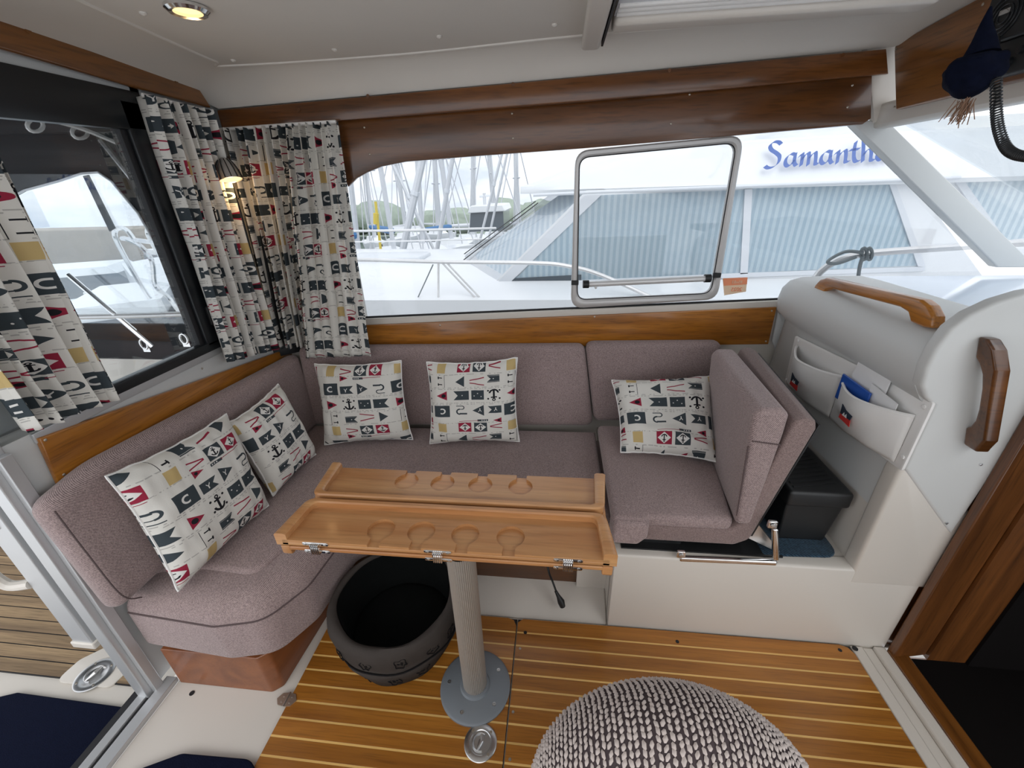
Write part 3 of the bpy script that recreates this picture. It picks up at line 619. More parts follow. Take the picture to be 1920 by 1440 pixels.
# ------------------------------------------------------------------ forward console, right
prof = [(.966, .59), (.966, .955), (.945, .975), (.922, 1.01), (.913, 1.06), (.921, 1.105), (.945, 1.135), (.985, 1.148), (1.04, 1.15), (1.2, 1.15), (1.2, .59)]
cn = MB(); P2 = [V((x, 0, z)) for x, z in prof]; N = len(P2); ys = [(1.06, 0, 0), (1.5, 0, 0), (1.70, 0, 0), (1.80, .006, .004), (1.85, .02, .015), (1.88, .05, .045), (1.885, .07, .08)]
vs = []
for y, dx, dz in ys:
    for (x, z) in prof: vs.append(V((x+(dx if x < 1.1 and z > .95 else 0), y, z-(dz if z > 1.0 else 0))))
cn.add(vs, [(i*N+k, (i+1)*N+k, (i+1)*N+(k+1) % N, i*N+(k+1) % N) for i in range(len(ys)-1) for k in range(N)]+[tuple(range(N)), tuple(range((len(ys)-1)*N, len(ys)*N))[::-1]])
con = T(mk('wall_console', cn, 'grey_white', smooth=50), 'grey white moulded console bulkhead behind the storage pockets', 'console', kind='structure')
ef = [(1.175, .535), (1.150, .56), (.966, .765), (.966, .965), (.940, .985), (.918, 1.02), (.911, 1.068), (.914, 1.12), (.928, 1.17), (.955, 1.205), (1.0, 1.235), (1.05, 1.255), (1.15, 1.275), (1.5, 1.30), (1.5, .9), (1.20, .9)]
ce = mk('end_cap', MB().soft(ef, V((0, 0, 0)), X3, Z3, V((0, -1, 0)), -1.075, -1.036, .010, 4), 'grey_white', con)
for px, py in ((1775, 981), (1839, 871), (1474, 577), (1459, 645)):
    q = PY(px, py, 1.0355) if px > 1700 else None
    if q: mk('screw', MB().lathe([(.004, 0), (.004, .0012), (0, .0016)], q, 10, -Y3), 'steel', con)
# angled flange plate left of pockets
T(mk('trim_12', wall_slab(MB(), [(1465, 562), (1494, 560), (1484, 600), (1488, 700), (1478, 712), (1448, 640)], .004, .014, .004), 'grey_white'), 'grey white screwed flange between teak rail and console', 'trim', kind='structure')
T(mk('trim_13', MB().box((1.2, 1.08, 1.08), (2.6, 1.93, 1.12)), 'dash', bevel=.01), 'pale blue white foredeck seen through the windscreen', 'deck', kind='structure')
# door post and threshold of companionway
dj = thing('door_1', (1.22, 1.0, 0), 'dark wooden companionway frame opening into the forepeak, its shade painted black', 'doorway', kind='structure')
mk('post', MB().prism([(1.178, 1.035, -.01), (1.178, 1.005, -.01), (1.30, 1.03, -.01), (1.30, 1.09, -.01)], (0, 0, 1.26)), 'teak_z', dj, bevel=.004)
mk('post_return', MB().box((1.30, 1.02, -.02), (1.42, 1.06, 1.26)), 'teak_z', dj)
th_ = [PZ(1655, 1213, .0), PZ(1700, 1216, .0), PZ(1900, 1452, .0), PZ(1838, 1452, .0)]
mk('threshold', MB().box((1.172, -.3, -.02), (1.232, 1.03, .004)), 'dark_shaded_y', dj, bevel=.004)
mk('backing', MB().box((1.16, 1.062, -.3), (1.46, 1.10, 1.24)), 'teak_z', dj)
mk('shade_floor', MB().prism([(1.232, -.3, -.02), (1.232, 1.02, -.02), (2.3, 1.02, -.02), (2.3, -.3, -.02)], (0, 0, -.02)), 'forepeak_shade', dj)  # black sheets paint the shade beyond the opening
mk('shade_side', MB().box((1.42, 1.01, -.9), (2.4, 1.06, 1.2)), 'forepeak_shade', dj)
mk('shade_front', MB().box((2.3, -.3, -.9), (2.34, 1.06, 1.2)), 'forepeak_shade', dj)
mk('shade_near', MB().box((1.42, -.3, 1.12), (2.4, 1.06, 1.16)), 'forepeak_shade', dj)
# white sill channel right of hatch
sc = MB(); sc.box((1.060, -.3, -.03), (1.10, 1.04, -.004)); sc.box((1.10, -.3, -.03), (1.135, 1.04, -.010)); sc.box((1.135, -.3, -.03), (1.172, 1.04, .002))
T(mk('trim_14', sc, 'white', bevel=.004), 'white moulded channel between floor hatch and wooden threshold', 'trim', kind='structure')
mk('drain_plug', MB().lathe([(.009, 0), (.009, .002), (0, .002)], PZ(1603, 1216, -.003), 14), 'caulk', bpy.data.objects['trim_14'])
# overhead wood panel forward
OX = 1.12
def ox(px, py): q = PX(px, py, OX); return (q.y, q.z)
op = MB().soft(rp_([ox(1676, 84), ox(1836, -4), ox(2100, -150), ox(2100, 108), ox(1925, 148), ox(1679, 206)], [.015, 0, 0, 0, 0, .01], 4), V((0, 0, 0)), Y3, Z3, X3, OX, OX+.02, .004, 3)
oh = T(mk('trim_15', op, 'dark_shaded_y'), 'brown wooden overhead panel carrying the black radio', 'trim', kind='structure')
for px, py in ((1680, 92), (1677, 201), (1843, 8)): screw(oh, PX(px, py, OX-.0005), -X3, .004)
# windscreen
T(mk('window_4', MB().prism([V((2.35, .2, 1.12)), V((2.35, 1.9, 1.12)), V((1.22, 1.9, 1.68)), V((1.22, .2, 1.68))], (.004, 0, .004)), 'glass_cl', smooth=0), 'sloping windscreen glass above the foredeck', 'window', kind='structure')
# ================================================================== FURNITURE
SZ = .42
# wooden plinth under the left seat
pl = MB().soft(rp_([(-1.27, .712), (-.93, .712), (-.902, .735), (-.87, 1.20), (-1.27, 1.20)], [.0, .02, .02, 0, 0], 4), V((0, 0, 0)), X3, Y3, Z3, -.013, .171, .002, 1)
T(mk('seat_plinth', pl, 'plinth'), 'brown wooden plinth under the rounded end of the left seat', 'plinth')
# L-shaped seat cushion
sc_ = thing('seat_cushion', (-.6, 1.2, .19), 'L shaped mauve tweed seat cushion with thick rounded front roll', 'cushion')
bo = [(-1.325, .715), (-1.0, .694), (-.86, .725), (-.79, .85), (-.775, 1.0), (-.765, 1.10), (-.66, 1.165), (.232, 1.165), (.232, 1.72), (-1.325, 1.70)]
bo2 = rp_(bo, [.03, .08, .10, .10, .05, .05, .08, .01, 0, 0], 6)
mk('front_roll', MB().soft(bo2, V((0, 0, 0)), X3, Y3, Z3, .172, SZ-.004, .085, 8, rb=.03), 'sofa', sc_, smooth=60)
po = rp_([(-1.30, .80), (-1.12, .83), (-.93, .82), (-.895, .95), (-.88, 1.14), (-.72, 1.235), (.193, 1.235), (.193, 1.72), (-1.30, 1.70)], [.03, .05, .06, .05, .12, .08, .01, 0, 0], 6)
mk('seat_pad', MB().soft(po, V((0, 0, 0)), X3, Y3, Z3, SZ-.03, SZ+.012, .016, 5), 'sofa', sc_, smooth=60)
mk('stitched_seam', MB().tube([V((x, y, .345)) for x, y in bo2[5:36]], .0028, 6), 'seam', sc_)
# backrests
def back_pad(name, label, u0, u1, z0, z1, f0, f1, th, mat='sofa', r=.045, ub0=None, ub1=None):
    """front face stands f0 from the wall at the bottom and f1 at the top"""
    up = (Z3*(z1-z0)-WNI*(f0-f1)).normalized(); nn = (WA.cross(up)).normalized(); nn = nn if nn.dot(WNI) > 0 else -nn; hh = math.hypot(z1-z0, f0-f1)
    o = WO+WNI*f0+Z3*z0
    q = rp_([(u0 if ub0 is None else ub0, 0), (u1 if ub1 is None else ub1, 0), (u1, hh), (u0, hh)], .04, 5)
    return T(mk(name, MB().soft(q, o, WA, up, nn, -th, 0, r, 6, crown=.008), mat, smooth=60), label, 'cushion')
u = lambda x: (x+1.34)/WA.x
back_pad('backrest_cushion', 'long mauve backrest cushion behind the two middle flag pillows', .10, u(.124), .435, .845, .125, .085, .075, ub1=u(.182), r=.03)
back_pad('backrest_cushion', 'short mauve backrest cushion right of the long one, behind the rightmost pillow', u(.125), u(.735), .46, .855, .12, .085, .075, ub0=u(.184), ub1=u(.74), r=.03)
# left backrest
upv = V((-.10, 0, 1)).normalized(); nv = V((1, 0, .10)).normalized()
lbk = thing('backrest_cushion', (-1.26, 1.2, .43), 'left mauve backrest cushion below the aft window rail', 'cushion')
mk('pad', MB().soft(rp_([(.655, .02), (1.755, .0), (1.755, .38), (.80, .43), (.655, .40)], [.03, .02, .03, .3, .05], 6), V((-1.205, 0, .425)), Y3, upv, nv, -.085, .0, .04, 6), 'sofa', lbk, smooth=60)
mk('stitched_seam', MB().tube(bez([V((-1.245, .668, .80)), V((-1.225, .665, .66)), V((-1.20, .665, .50)), V((-1.198, .70, .445))], 8), .002, 6), 'seam', lbk)
# ---- navigator seat at the right
nv_ = thing('navigator_seat', (.42, 1.3, BZ), 'mauve tweed navigator seat with upright back cushion on chrome hinges', 'seat')
y0, y1 = 1.075, 1.66
SHO = V((-.117*1.075, 0, 0))          # the back stands slightly askew
sh = [(.235, .402), (.60, .402), (.645, .43), (.735, .86), (.728, .885), (.70, .895), (.672, .885), (.665, .86), (.605, .50), (.575, .468), (.235, .468)]
mk('shell', MB().soft(rp_(sh, [.01, .03, .03, .01, .01, .01, .01, .01, .04, .04, .01], 4), SHO, X3, Z3, V((-.117, -1, 0)), -y1, -y0, .012, 3), 'sofa_dark', nv_, smooth=60)
stp = mk('seat_pad', MB().soft(rp_([(.195, y0-.012), (.30, y0-.014), (.315, y0+.006), (.585, y0+.006), (.665, y1), (.195, y1)], [.02, .012, .01, .03, .02, .02], 4), V((0, 0, 0)), X3, Y3, Z3, .455, .508, .02, 5, crown=.01), 'sofa', nv_, smooth=60)
mk('front_roll', MB().soft(rp_([(.198, .40), (.285, .40), (.315, .435), (.315, .49), (.30, .50), (.198, .50)], [.02, .02, .02, .01, .02, .02], 4), V((0, 0, 0)), X3, Z3, V((0, -1, 0)), -1.14, -1.052, .015, 4), 'sofa', nv_, smooth=60)
bk = [(.555, .905), (.575, .925), (.63, .925), (.652, .905), (.652, .84), (.635, .50), (.585, .495)]
bc = mk('back_pad', MB().soft(rp_(bk, [.03, .02, .02, .02, .02, .02, .02], 4), SHO+V((0, 0, .05*y0)), X3, Z3, V((-.117, -1, .05)), -1.63, -(y0-.005), .018, 5), 'sofa', nv_, smooth=60)
mk('piping', MB().tube([V((.568, y0-.007, .82)), V((.65, y0-.007, .81))], .002, 6), 'seam', nv_)
mk('piping', MB().tube([V((.586, y0+.004, .53)), V((.562, y0-.003, .80))], .002, 6), 'seam', nv_)
mk('back_plate', MB().prism([V((.742, y0+.01, .87)), V((.650, y0+.01, .44)), V((.655, y0+.01, .44)), V((.747, y0+.01, .87))], (.117*(y1-y0-.02), y1-y0-.02, 0)), 'black', nv_)
rail = MB().tube([PY(1279, 1041, 1.06), PY(1450, 1035, 1.06)], .009, 10)
mk('chrome_rail', MB().soft(rp_([(0, 0), (.305, 0), (.305, .018), (0, .018)], .006), PY(1272, 1047, 1.055)+V((0, 0, 0)), V((1, 0, .03)), Z3, -Y3, 0, .015, .004, 3), 'chrome', nv_)
q0, q1 = PY(1452, 1045, 1.055), PY(1451, 985, 1.055)
mk('chrome_link', MB().soft(rp_([(0, 0), (.018, 0), (.018, (q1-q0).z), (0, (q1-q0).z)], .006), q0+V((-.009, 0, 0)), X3, (q1-q0).normalized(), -Y3, 0, .015, .004, 3), 'chrome', nv_)
for px, py in ((1277, 1040), (1449, 984)):
    q = PY(px, py, 1.04); mk('pivot', MB().soft(rp_([(-.014, -.014), (.014, -.014), (.014, .014), (-.014, .014)], .006), q, X3, Z3, -Y3, -.008, .002, .002, 3), 'chrome', nv_)
    mk('screw', MB().lathe([(.008, 0), (.008, .004), (0, .005)], q-V((0, .004, 0)), 14, -Y3), 'steel', nv_)
mk('base_plate', MB().box((.235, 1.07, BZ), (.76, 1.60, BZ+.006)), 'black', nv_)
mk('strut', MB().box((.30, 1.10, BZ+.006), (.44, 1.5, .402)), 'black', nv_)
mk('strut', MB().prism([V((.62, 1.09, .44)), V((.75, 1.09, BZ+.006)), V((.76, 1.09, BZ+.006)), V((.655, 1.09, .50))], (0, .02, 0)), 'steel', nv_)
# ---- table
zt = .70
tb = thing('folding_table', (-.2475, .785, 0), 'folded cherry wood table with cup recesses on a grey pedestal', 'table')
tx0, tx1 = -.719, .144
def keyhole(cx, cy, r, hw, edge):
    s_ = 1 if cy > edge else -1; a0 = math.asin(hw/r); out = [(cx-hw, edge)]
    for k in range(25):
        an = a0+(2*math.pi-2*a0)*k/24        # from channel left round to channel right
        out.append((cx-r*math.sin(an), cy-s_*r*math.cos(an)))
    return out+[(cx+hw, edge)]
def leaf(ya, yb, open_front, cups, lower):
    rim = .017; ez, yo = (ya, yb) if open_front else (yb, ya)
    lf = mk('upper_leaf', MB().box((tx0+.004, ya, zt-.040), (tx1-.004, yb, zt-.030)), 'table', tb, bevel=.002)
    s_ = 1 if open_front else -1
    pts = [(tx0+.006, ez)]
    for cx, cy in cups: pts += keyhole(cx, cy, .037, .016, ez)
    pts += [(tx1-.006, ez), (tx1-.006, yo-s_*.006), (tx0+.006, yo-s_*.006)]
    mk('inlaid_panel', MB().prism([V((x, y, zt-.030)) for x, y in pts], (0, 0, .009)), 'table', lf, smooth=0)
    # rim on three sides: U-shape
    out = [(tx0, ez), (tx0+.012 if not open_front else tx0-.0, yo), (tx1, yo), (tx1, ez)]
    O = rp_([(tx0-.012, ez), (tx0+.004, yo), (tx1-.004, yo), (tx1+.012, ez)], [0, .03, .03, 0], 6)
    I = rp_([(tx0+rim+.004, ez), (tx0+rim+.012, yo-s_*rim), (tx1-rim-.012, yo-s_*rim), (tx1-rim-.004, ez)], [0, .022, .022, 0], 6)
    mb = MB(); n_ = len(O); zz0, zz1 = zt-.040, zt
    rows = [[V((x, y, zz0)) for x, y in O], [V((x, y, zz1-.004)) for x, y in O], [V((a[0]*.8+b[0]*.2, a[1]*.8+b[1]*.2, zz1)) for a, b in zip(O, I)], [V((a[0]*.2+b[0]*.8, a[1]*.2+b[1]*.8, zz1)) for a, b in zip(O, I)], [V((x, y, zz1-.004)) for x, y in I], [V((x, y, zz0)) for x, y in I]]
    R_ = len(rows); mb.add([p for r in rows for p in r], [(i*n_+k, i*n_+k+1, ((i+1) % R_)*n_+k+1, ((i+1) % R_)*n_+k) for i in range(R_) for k in range(n_-1)]+[tuple(i*n_ for i in range(R_)), tuple(i*n_+n_-1 for i in range(R_))[::-1]])
    if not open_front: mb.f = [f[::-1] for f in mb.f]
    mk('raised_rim', mb, 'table', lf)
    # folded lower leaf
    lo = mk('lower_leaf', MB().box((tx0+.006, ya, zt-.058), (tx1-.006, yb, zt-.0455)), 'table', tb, bevel=.003)
    for xa, xb in ((tx0-.004, tx0+.022), (tx1-.022, tx1+.004)):
        mk('lower_rim', MB().soft(rp_([(ya-.001, -.078), (yb, -.078), (yb, -.043), (ya-.001, -.043)], [.014, .014, .002, .002]), V((0, 0, zt)), Y3, Z3, X3, xa, xb, .004, 3), 'table', lo)
    return lf
fcups = [PZ(711, 1000, zt-.022), PZ(789, 1000, zt-.022), PZ(872, 1004, zt-.022), PZ(957, 1010, zt-.022)]
rcups = [PZ(761, 905, zt-.022), PZ(830, 905, zt-.022), PZ(901, 907, zt-.022), PZ(976, 911, zt-.022)]
l1 = leaf(.734, .876, True, [(p.x, .790) for p in fcups], 1)
l2 = leaf(.890, 1.045, False, [(p.x, .992) for p in rcups], 1)
for px in (590, 820, 1065):
    cx = PZ(px, 1030+(px-590)*.063, .66).x; hz = zt-.041
    hg = mk('hinge', MB().tube([V((cx-.012, .7315, hz)), V((cx+.012, .7315, hz))], .006, 10), 'chrome', tb)
    for dz in (.012, -.014):
        mk('hinge_plate', MB().soft(rp_([(-.036, -.0055), (.036, -.0055), (.036, .0055), (-.036, .0055)], .005), V((cx, .734, hz+dz)), X3, Z3, -Y3, 0, .0022, .0008, 2), 'chrome', hg)
        for dx in (-.027, .027): mk('screw', MB().lathe([(.004, 0), (.004, .0012), (0, .002)], V((cx+dx, .7318, hz+dz)), 10, -Y3), 'steel', hg)
    for k in range(-2, 3): mk('knuckle', MB().box((cx+k*.005-.0018, .7235, hz-.017), (cx+k*.005+.0018, .734, hz+.015)), 'chrome', hg, bevel=.001)
mk('mount', MB().box((-.36, .75, zt-.075), (-.13, 1.0, zt-.058)), 'black', tb, bevel=.004)
pc = V((-.2475, .785, 0)); nf = 44
tbm = MB(); nseg = nf*4; vs = []
for z in (.010, zt-.075):
    for k in range(nseg):
        an = 2*math.pi*k/nseg; r = .0385+.0009*math.cos(an*nf); vs.append(pc+V((r*math.cos(an), r*math.sin(an), z)))
tbm.add(vs, [(k, (k+1) % nseg, nseg+(k+1) % nseg, nseg+k) for k in range(nseg)])
mk('pedestal_tube', tbm, 'greytube', tb, smooth=60)
mk('base_plate', MB().lathe([(.116, 0), (.116, .006), (.108, .010), (.050, .013), (.046, .020), (.0395, .022)], pc, 56), 'greyplate', tb)
for k in range(5):
    an = math.radians(90+72*k+18); mk('screw', MB().lathe([(.006, 0), (.006, .002), (.003, .0025), (0, .0015)], pc+V((.088*math.cos(an), .088*math.sin(an), .0105)), 12), 'steel', tb)
# ---- round felt basket
bc0 = V((-.54, .928, .0)); R0 = .20
bs = thing('felt_basket', bc0, 'round charcoal felt pet basket with dark paw prints under the table', 'basket')
wob = lambda an, i: 1+.02*math.sin(3*an+.5*i)+.012*math.sin(7*an+i)
mk('wall', MB().lathe([(.145, .002), (.172, .012), (.195, .08), (.207, .112), (.201, .122), (.214, .16), (.222, .22), (.217, .246), (.205, .252), (.192, .245), (.188, .20), (.18, .08), (.165, .05)], bc0, 56, fn=wob), 'felt', bs, smooth=60)
lin = MB().lathe([(.1885, .243), (.1845, .20), (.1765, .08), (.163, .055)], bc0, 56, fn=lambda a, i: wob(a, i+9)); lin.f = [f for f in lin.f if len(f) == 4]
mk('shaded_inside', lin, 'felt_shade', bs, smooth=60)  # inner shell carrying the painted shade of the basket's inside
mk('inner_pad', MB().lathe([(.17, .05), (.175, .075), (.15, .09), (.08, .082), (0, .085)], bc0, 40, fn=wob), 'felt_shade', bs, smooth=60)
mk('seam', MB().tube([bc0+V(((.2055)*wob(a, 4)*math.cos(a), .2055*wob(a, 4)*math.sin(a), .121)) for a in [2*math.pi*k/48 for k in range(48)]], .0025, 6, True), 'motif', bs)
def paw(an, h, s_=1.0, rot=0):
    mb = MB(); pr_ = [(.002, .145), (.012, .172), (.08, .195), (.112, .207), (.122, .201), (.16, .214), (.22, .222)]; r_ = float(np.interp(h, [q[0] for q in pr_], [q[1] for q in pr_]))*wob(an, 5)+.001; c0 = bc0+V((r_*math.cos(an), r_*math.sin(an), h)); ta = V((-math.sin(an), math.cos(an), 0)); nn = V((math.cos(an), math.sin(an), 0)); ta = ta*math.cos(rot)+Z3*math.sin(rot); tb_ = nn.cross(ta)
    rim = [(0.017*math.cos(t)*(1+.28*math.sin(5*t+.4)), .016*math.sin(t)*(1+.2*math.sin(4*t))) for t in [2*math.pi*k/28 for k in range(28)]]
    mb.tube([c0+ta*x*s_+tb_*y*s_ for x, y in rim], .0016, 5, True)
    for x, y in ((-.006, -.002), (.004, .004), (.001, -.007)): mb.tube([c0+ta*(x-.004)+tb_*y, c0+ta*(x+.004)+tb_*(y+.003)], .0016, 5)
    return mk('paw_motif', mb, 'motif', bs)
for i, (a, h) in enumerate(((-150, .175), (-125, .175), (-98, .18), (-68, .185), (-40, .18), (-20, .18), (-138, .07), (-108, .062), (-78, .066), (-50, .07), (-172, .18))): paw(math.radians(a), h, 1.15, i*.7)
# ---- black cable with plug on the ledge
cp = [PY(1028, 1068, 1.16), PY(1036, 1090, 1.12), PY(1044, 1112, 1.095)]
pc_ = thing('power_cable', PY(1052, 1130, 1.07), 'short black cable with a round plug on the white ledge', 'cable')
mk('cord', MB().tube(bez([cp[0]+V((-.02, .06, .08))]+cp, 8), .004, 8), 'black', pc_)
mk('plug', MB().tube([PY(1042, 1108, 1.096), PY(1047, 1118, 1.088), PY(1052, 1128, 1.08), PY(1055, 1137, 1.075)], [.0055, .008, .014, .011], 12), 'black', pc_)
# ---- floor fittings
def ring_pull(c, R, label, mat='steel'):
    t_ = thing('ring_pull', c, label, 'ring pull')
    mk('flange', MB().lathe([(R, 0), (R, .0025), (R*.94, .0045), (R*.66, .0045), (R*.62, .003)], c, 40), mat, t_)
    mk('dish', MB().lathe([(R*.63, .0008), (R*.60, .0016), (R*.3, .0012), (0, .0012)], c, 32), mat, t_)
    mk('ring', MB().tube([c+V((R*.46*math.cos(a), R*.46*math.sin(a), .005)) for a in [math.radians(60+230*k/24) for k in range(25)]], .0032, 8), mat, t_)
    mk('latch_bar', MB().tube([c+V((-R*.1, -R*.42, .006)), c+V((R*.05, 0, .008)), c+V((R*.02, R*.42, .005))], [.003, .008, .003], 10), mat, t_)
    for k in range(4):
        an = math.radians(45+90*k); mk('screw', MB().lathe([(.0042, 0), (.0042, .0012), (0, .001)], c+V((R*.8*math.cos(an), R*.8*math.sin(an), .0045)), 10), 'screw', t_)
    return t_
ring_pull(PZ(901, 1393, 0)+V((0, 0, 0)), .049, 'round steel ring pull set in the wooden floor near the table base')
hc = PZ(538, 1312, 0)
hg = thing('bronze_hinge', hc, 'bronze butterfly hinge at the left edge of the floor hatch', 'hinge')
for sx in (-1, 1):
    mk('leaf', MB().prism([hc+V(p) for p in ((0, -.020, -.002), (sx*.022, -.017, -.002), (sx*.034, 0, -.002), (sx*.022, .017, -.002), (0, .020, -.002))], (0, 0, .005)), 'screw', hg)
    for dy in (-.008, .008): mk('screw', MB().lathe([(.003, 0), (.003, .001), (0, .0012)], hc+V((sx*.014, dy, .003)), 8), 'steel', hg)
mk('pin', MB().tube([hc+V((0, -.021, .003)), hc+V((0, .021, .003))], .003, 8), 'steel', hg)
mk('drain_plug', MB().lathe([(.008, 0), (.008, .002), (0, .002)], PZ(360, 1300, -.014), 14), 'caulk', fl)
# navy carpet on the floor in the foreground
nc = rp_([(-1.27, .38), (-1.10, .405), (-.60, .40), (-.45, .33), (-.45, -.2), (-1.27, -.2)], [0, .08, .06, .05, 0, 0], 5)
q1_, q2_ = PZ(270, 1436, .006), PZ(340, 1416, .006)
nc = rp_([(q1_.x-.03, q1_.y-.02), (q2_.x, q2_.y+.004), (PZ(470, 1424, .006).x, PZ(470, 1424, .006).y), (-.60, .345), (-.45, -.1), (q1_.x-.05, -.1)], [.02, .05, .06, .06, 0, 0], 5)
T(mk('navy_rug', MB().soft(nc, V((0, 0, 0)), X3, Y3, Z3, .0002, .010, .004, 3), 'navy'), 'navy blue rug on the cabin floor at the bottom edge', 'rug')
# ---- black case on blue mat in the well
T(mk('well_mat', MB().soft(rp_([(.70, 1.075), (.945, 1.085), (.945, 1.58), (.70, 1.58)], [.01, .05, .01, .01], 5), V((0, 0, 0)), X3, Y3, Z3, BZ-.0055, BZ+.008, .004, 3), 'bluerug'), 'petrol blue woven mat under the black case in the white well', 'mat')
cs_ = thing('storage_case', (.82, 1.3, BZ+.008), 'black plastic case with ribbed lid in the white well behind the seat', 'case')
z0 = BZ+.008
mk('body', MB().prism([V((.775, 1.15, z0)), V((.925, 1.15, z0)), V((.94, 1.14, z0+.165)), V((.765, 1.14, z0+.165))], (0, .36, 0)), 'black', cs_, bevel=.006)
ld = mk('lid', MB().soft(rp_([(.757, 1.128), (.95, 1.128), (.95, 1.51), (.757, 1.51)], .012), V((0, 0, 0)), X3, Y3, Z3, z0+.160, z0+.222, .012, 4), 'black', cs_)
for k in range(9): mk('rib', MB().prism([V((.775+.0, 1.15+.022*k, z0+.221)), V((.775+.0, 1.158+.022*k, z0+.221)), V((.92, 1.19+.022*k, z0+.221)), V((.92, 1.182+.022*k, z0+.221))], (0, 0, .005)), 'black', ld)
mk('lid_frame', MB().box((.785, 1.39, z0+.222), (.915, 1.395, z0+.232)).box((.785, 1.49, z0+.222), (.915, 1.495, z0+.232)), 'alu', ld)
# ================================================================== SOFT GOODS
TU, TV = .31, .27           # print repeat in metres
def add_uv(o, uvs):
    me = o.data; l = me.uv_layers.new(name='cloth'); arr = np.zeros(len(me.loops)*2); vi = np.zeros(len(me.loops), dtype=np.int32); me.loops.foreach_get('vertex_index', vi)
    arr = np.array(uvs)[vi].ravel(); l.data.foreach_set('uv', arr)
def pillow(label, BL, BR, TL, TR, thick=.11, flip=False, uo=(0, 0), seed=0, sag=.0, n_hint=None):
    N = 56; c = (BL+BR+TL+TR)/4; ax = ((BR-BL)+(TR-TL))/2; ay = ((TL-BL)+(TR-BR))/2
    nn = ax.cross(ay).normalized()
    if nn.dot(V(CAM)-c) < 0: nn = -nn
    W_, H_ = ax.length, ay.length; t_ = thing('flag_pillow', (BL+BR)/2, label, 'pillow', 'flag print pillows on the sofa')
    for side in (1, -1):
        vs = []; uvs = []
        for j in range(N+1):
            for i in range(N+1):
                a, b = i/N*2-1, j/N*2-1
                e = .075; pa = a*(1-e*(1-b*b)*abs(a)**3); pb = b*(1-e*(1-a*a)*abs(b)**3)
                p = BL*((1-pa)*(1-pb)/4)+BR*((1+pa)*(1-pb)/4)+TL*((1-pa)*(1+pb)/4)+TR*((1+pa)*(1+pb)/4)
                h = ((1-a**4)*(1-b**4))**.55*thick*.5
                ed = max(abs(a), abs(b))
                wr = .010*noise.noise(V((a*2.6+seed*9, b*2.6, seed*3.1)))*(1-ed**6)+.007*noise.noise(V((a*8+seed*5, b*3, 7)))*ed*(1-ed**8)
                fold = .008*math.exp(-((b+.55+.25*a)/.13)**2)*sag*(1-ed**6)
                p = p+nn*(side*(h+(wr+fold)*1.0)+.003*noise.noise(V((a*6, b*6, seed)))*(ed**8)); p.z += .004*noise.noise(V((a*5+seed, b*5, 2)))*ed**4
                vs.append(p); uu, vv = (pa*W_/2/TU, -pb*H_/2/TV)
                if flip: uu, vv = -uu, -vv
                uvs.append((uu+uo[0]+20, vv+uo[1]+20))
        fs = [(j*(N+1)+i, j*(N+1)+i+1, (j+1)*(N+1)+i+1, (j+1)*(N+1)+i) for j in range(N) for i in range(N)]
        if (ax.cross(ay).dot(nn) > 0) != (side > 0): fs = [f[::-1] for f in fs]
        mb = MB(); mb.add(vs, fs); o = mk('front_cover' if side > 0 else 'back_cover', mb, 'print', t_, smooth=80); add_uv(o, uvs)
        if side > 0: edge = [vs[i] for i in range(N+1)]+[vs[j*(N+1)+N] for j in range(1, N+1)]+[vs[N*(N+1)+i] for i in range(N-1, -1, -1)]+[vs[j*(N+1)] for j in range(N-1, 0, -1)]
    mk('edge_seam', MB().tube(edge, .0035, 6, True), 'vinyl', t_)
    return t_
s1 = SZ+.02
pillow('large flag print pillow at the open end of the left sofa', PZ(334, 1108, s1), PZ(503, 948, s1), PX(198, 893, -1.175), PX(424, 776, -1.175), .13, uo=(.42, .28), seed=1)
pillow('flag print pillow tilted in the left sofa, second from the aft end', PZ(512, 930, s1), PZ(592, 852, s1), PX(425, 795, -1.175), PX(521, 720, -1.175), .12, uo=(.62, .33), seed=2)
pillow('flag print pillow beneath the corner curtain on the long backrest', PZ(609, 834, s1), PZ(774, 824, s1), PY(590, 682, 1.63), PY(752, 676, 1.63), .12, uo=(.50, .42), seed=3)
pillow('flag print pillow in the middle of the long backrest, print upside down', PZ(806, 832, s1), PZ(974, 828, s1), PY(800, 679, 1.65), PY(970, 671, 1.65), .12, flip=True, uo=(.70, .20), seed=4)
pillow('crumpled flag print pillow on the navigator seat', PZ(1164, 848, .53), PZ(1345, 866, .53), PY(1147, 713, 1.66), PY(1335, 704, 1.64), .13, flip=True, uo=(.74, .25), seed=5, sag=1.6)

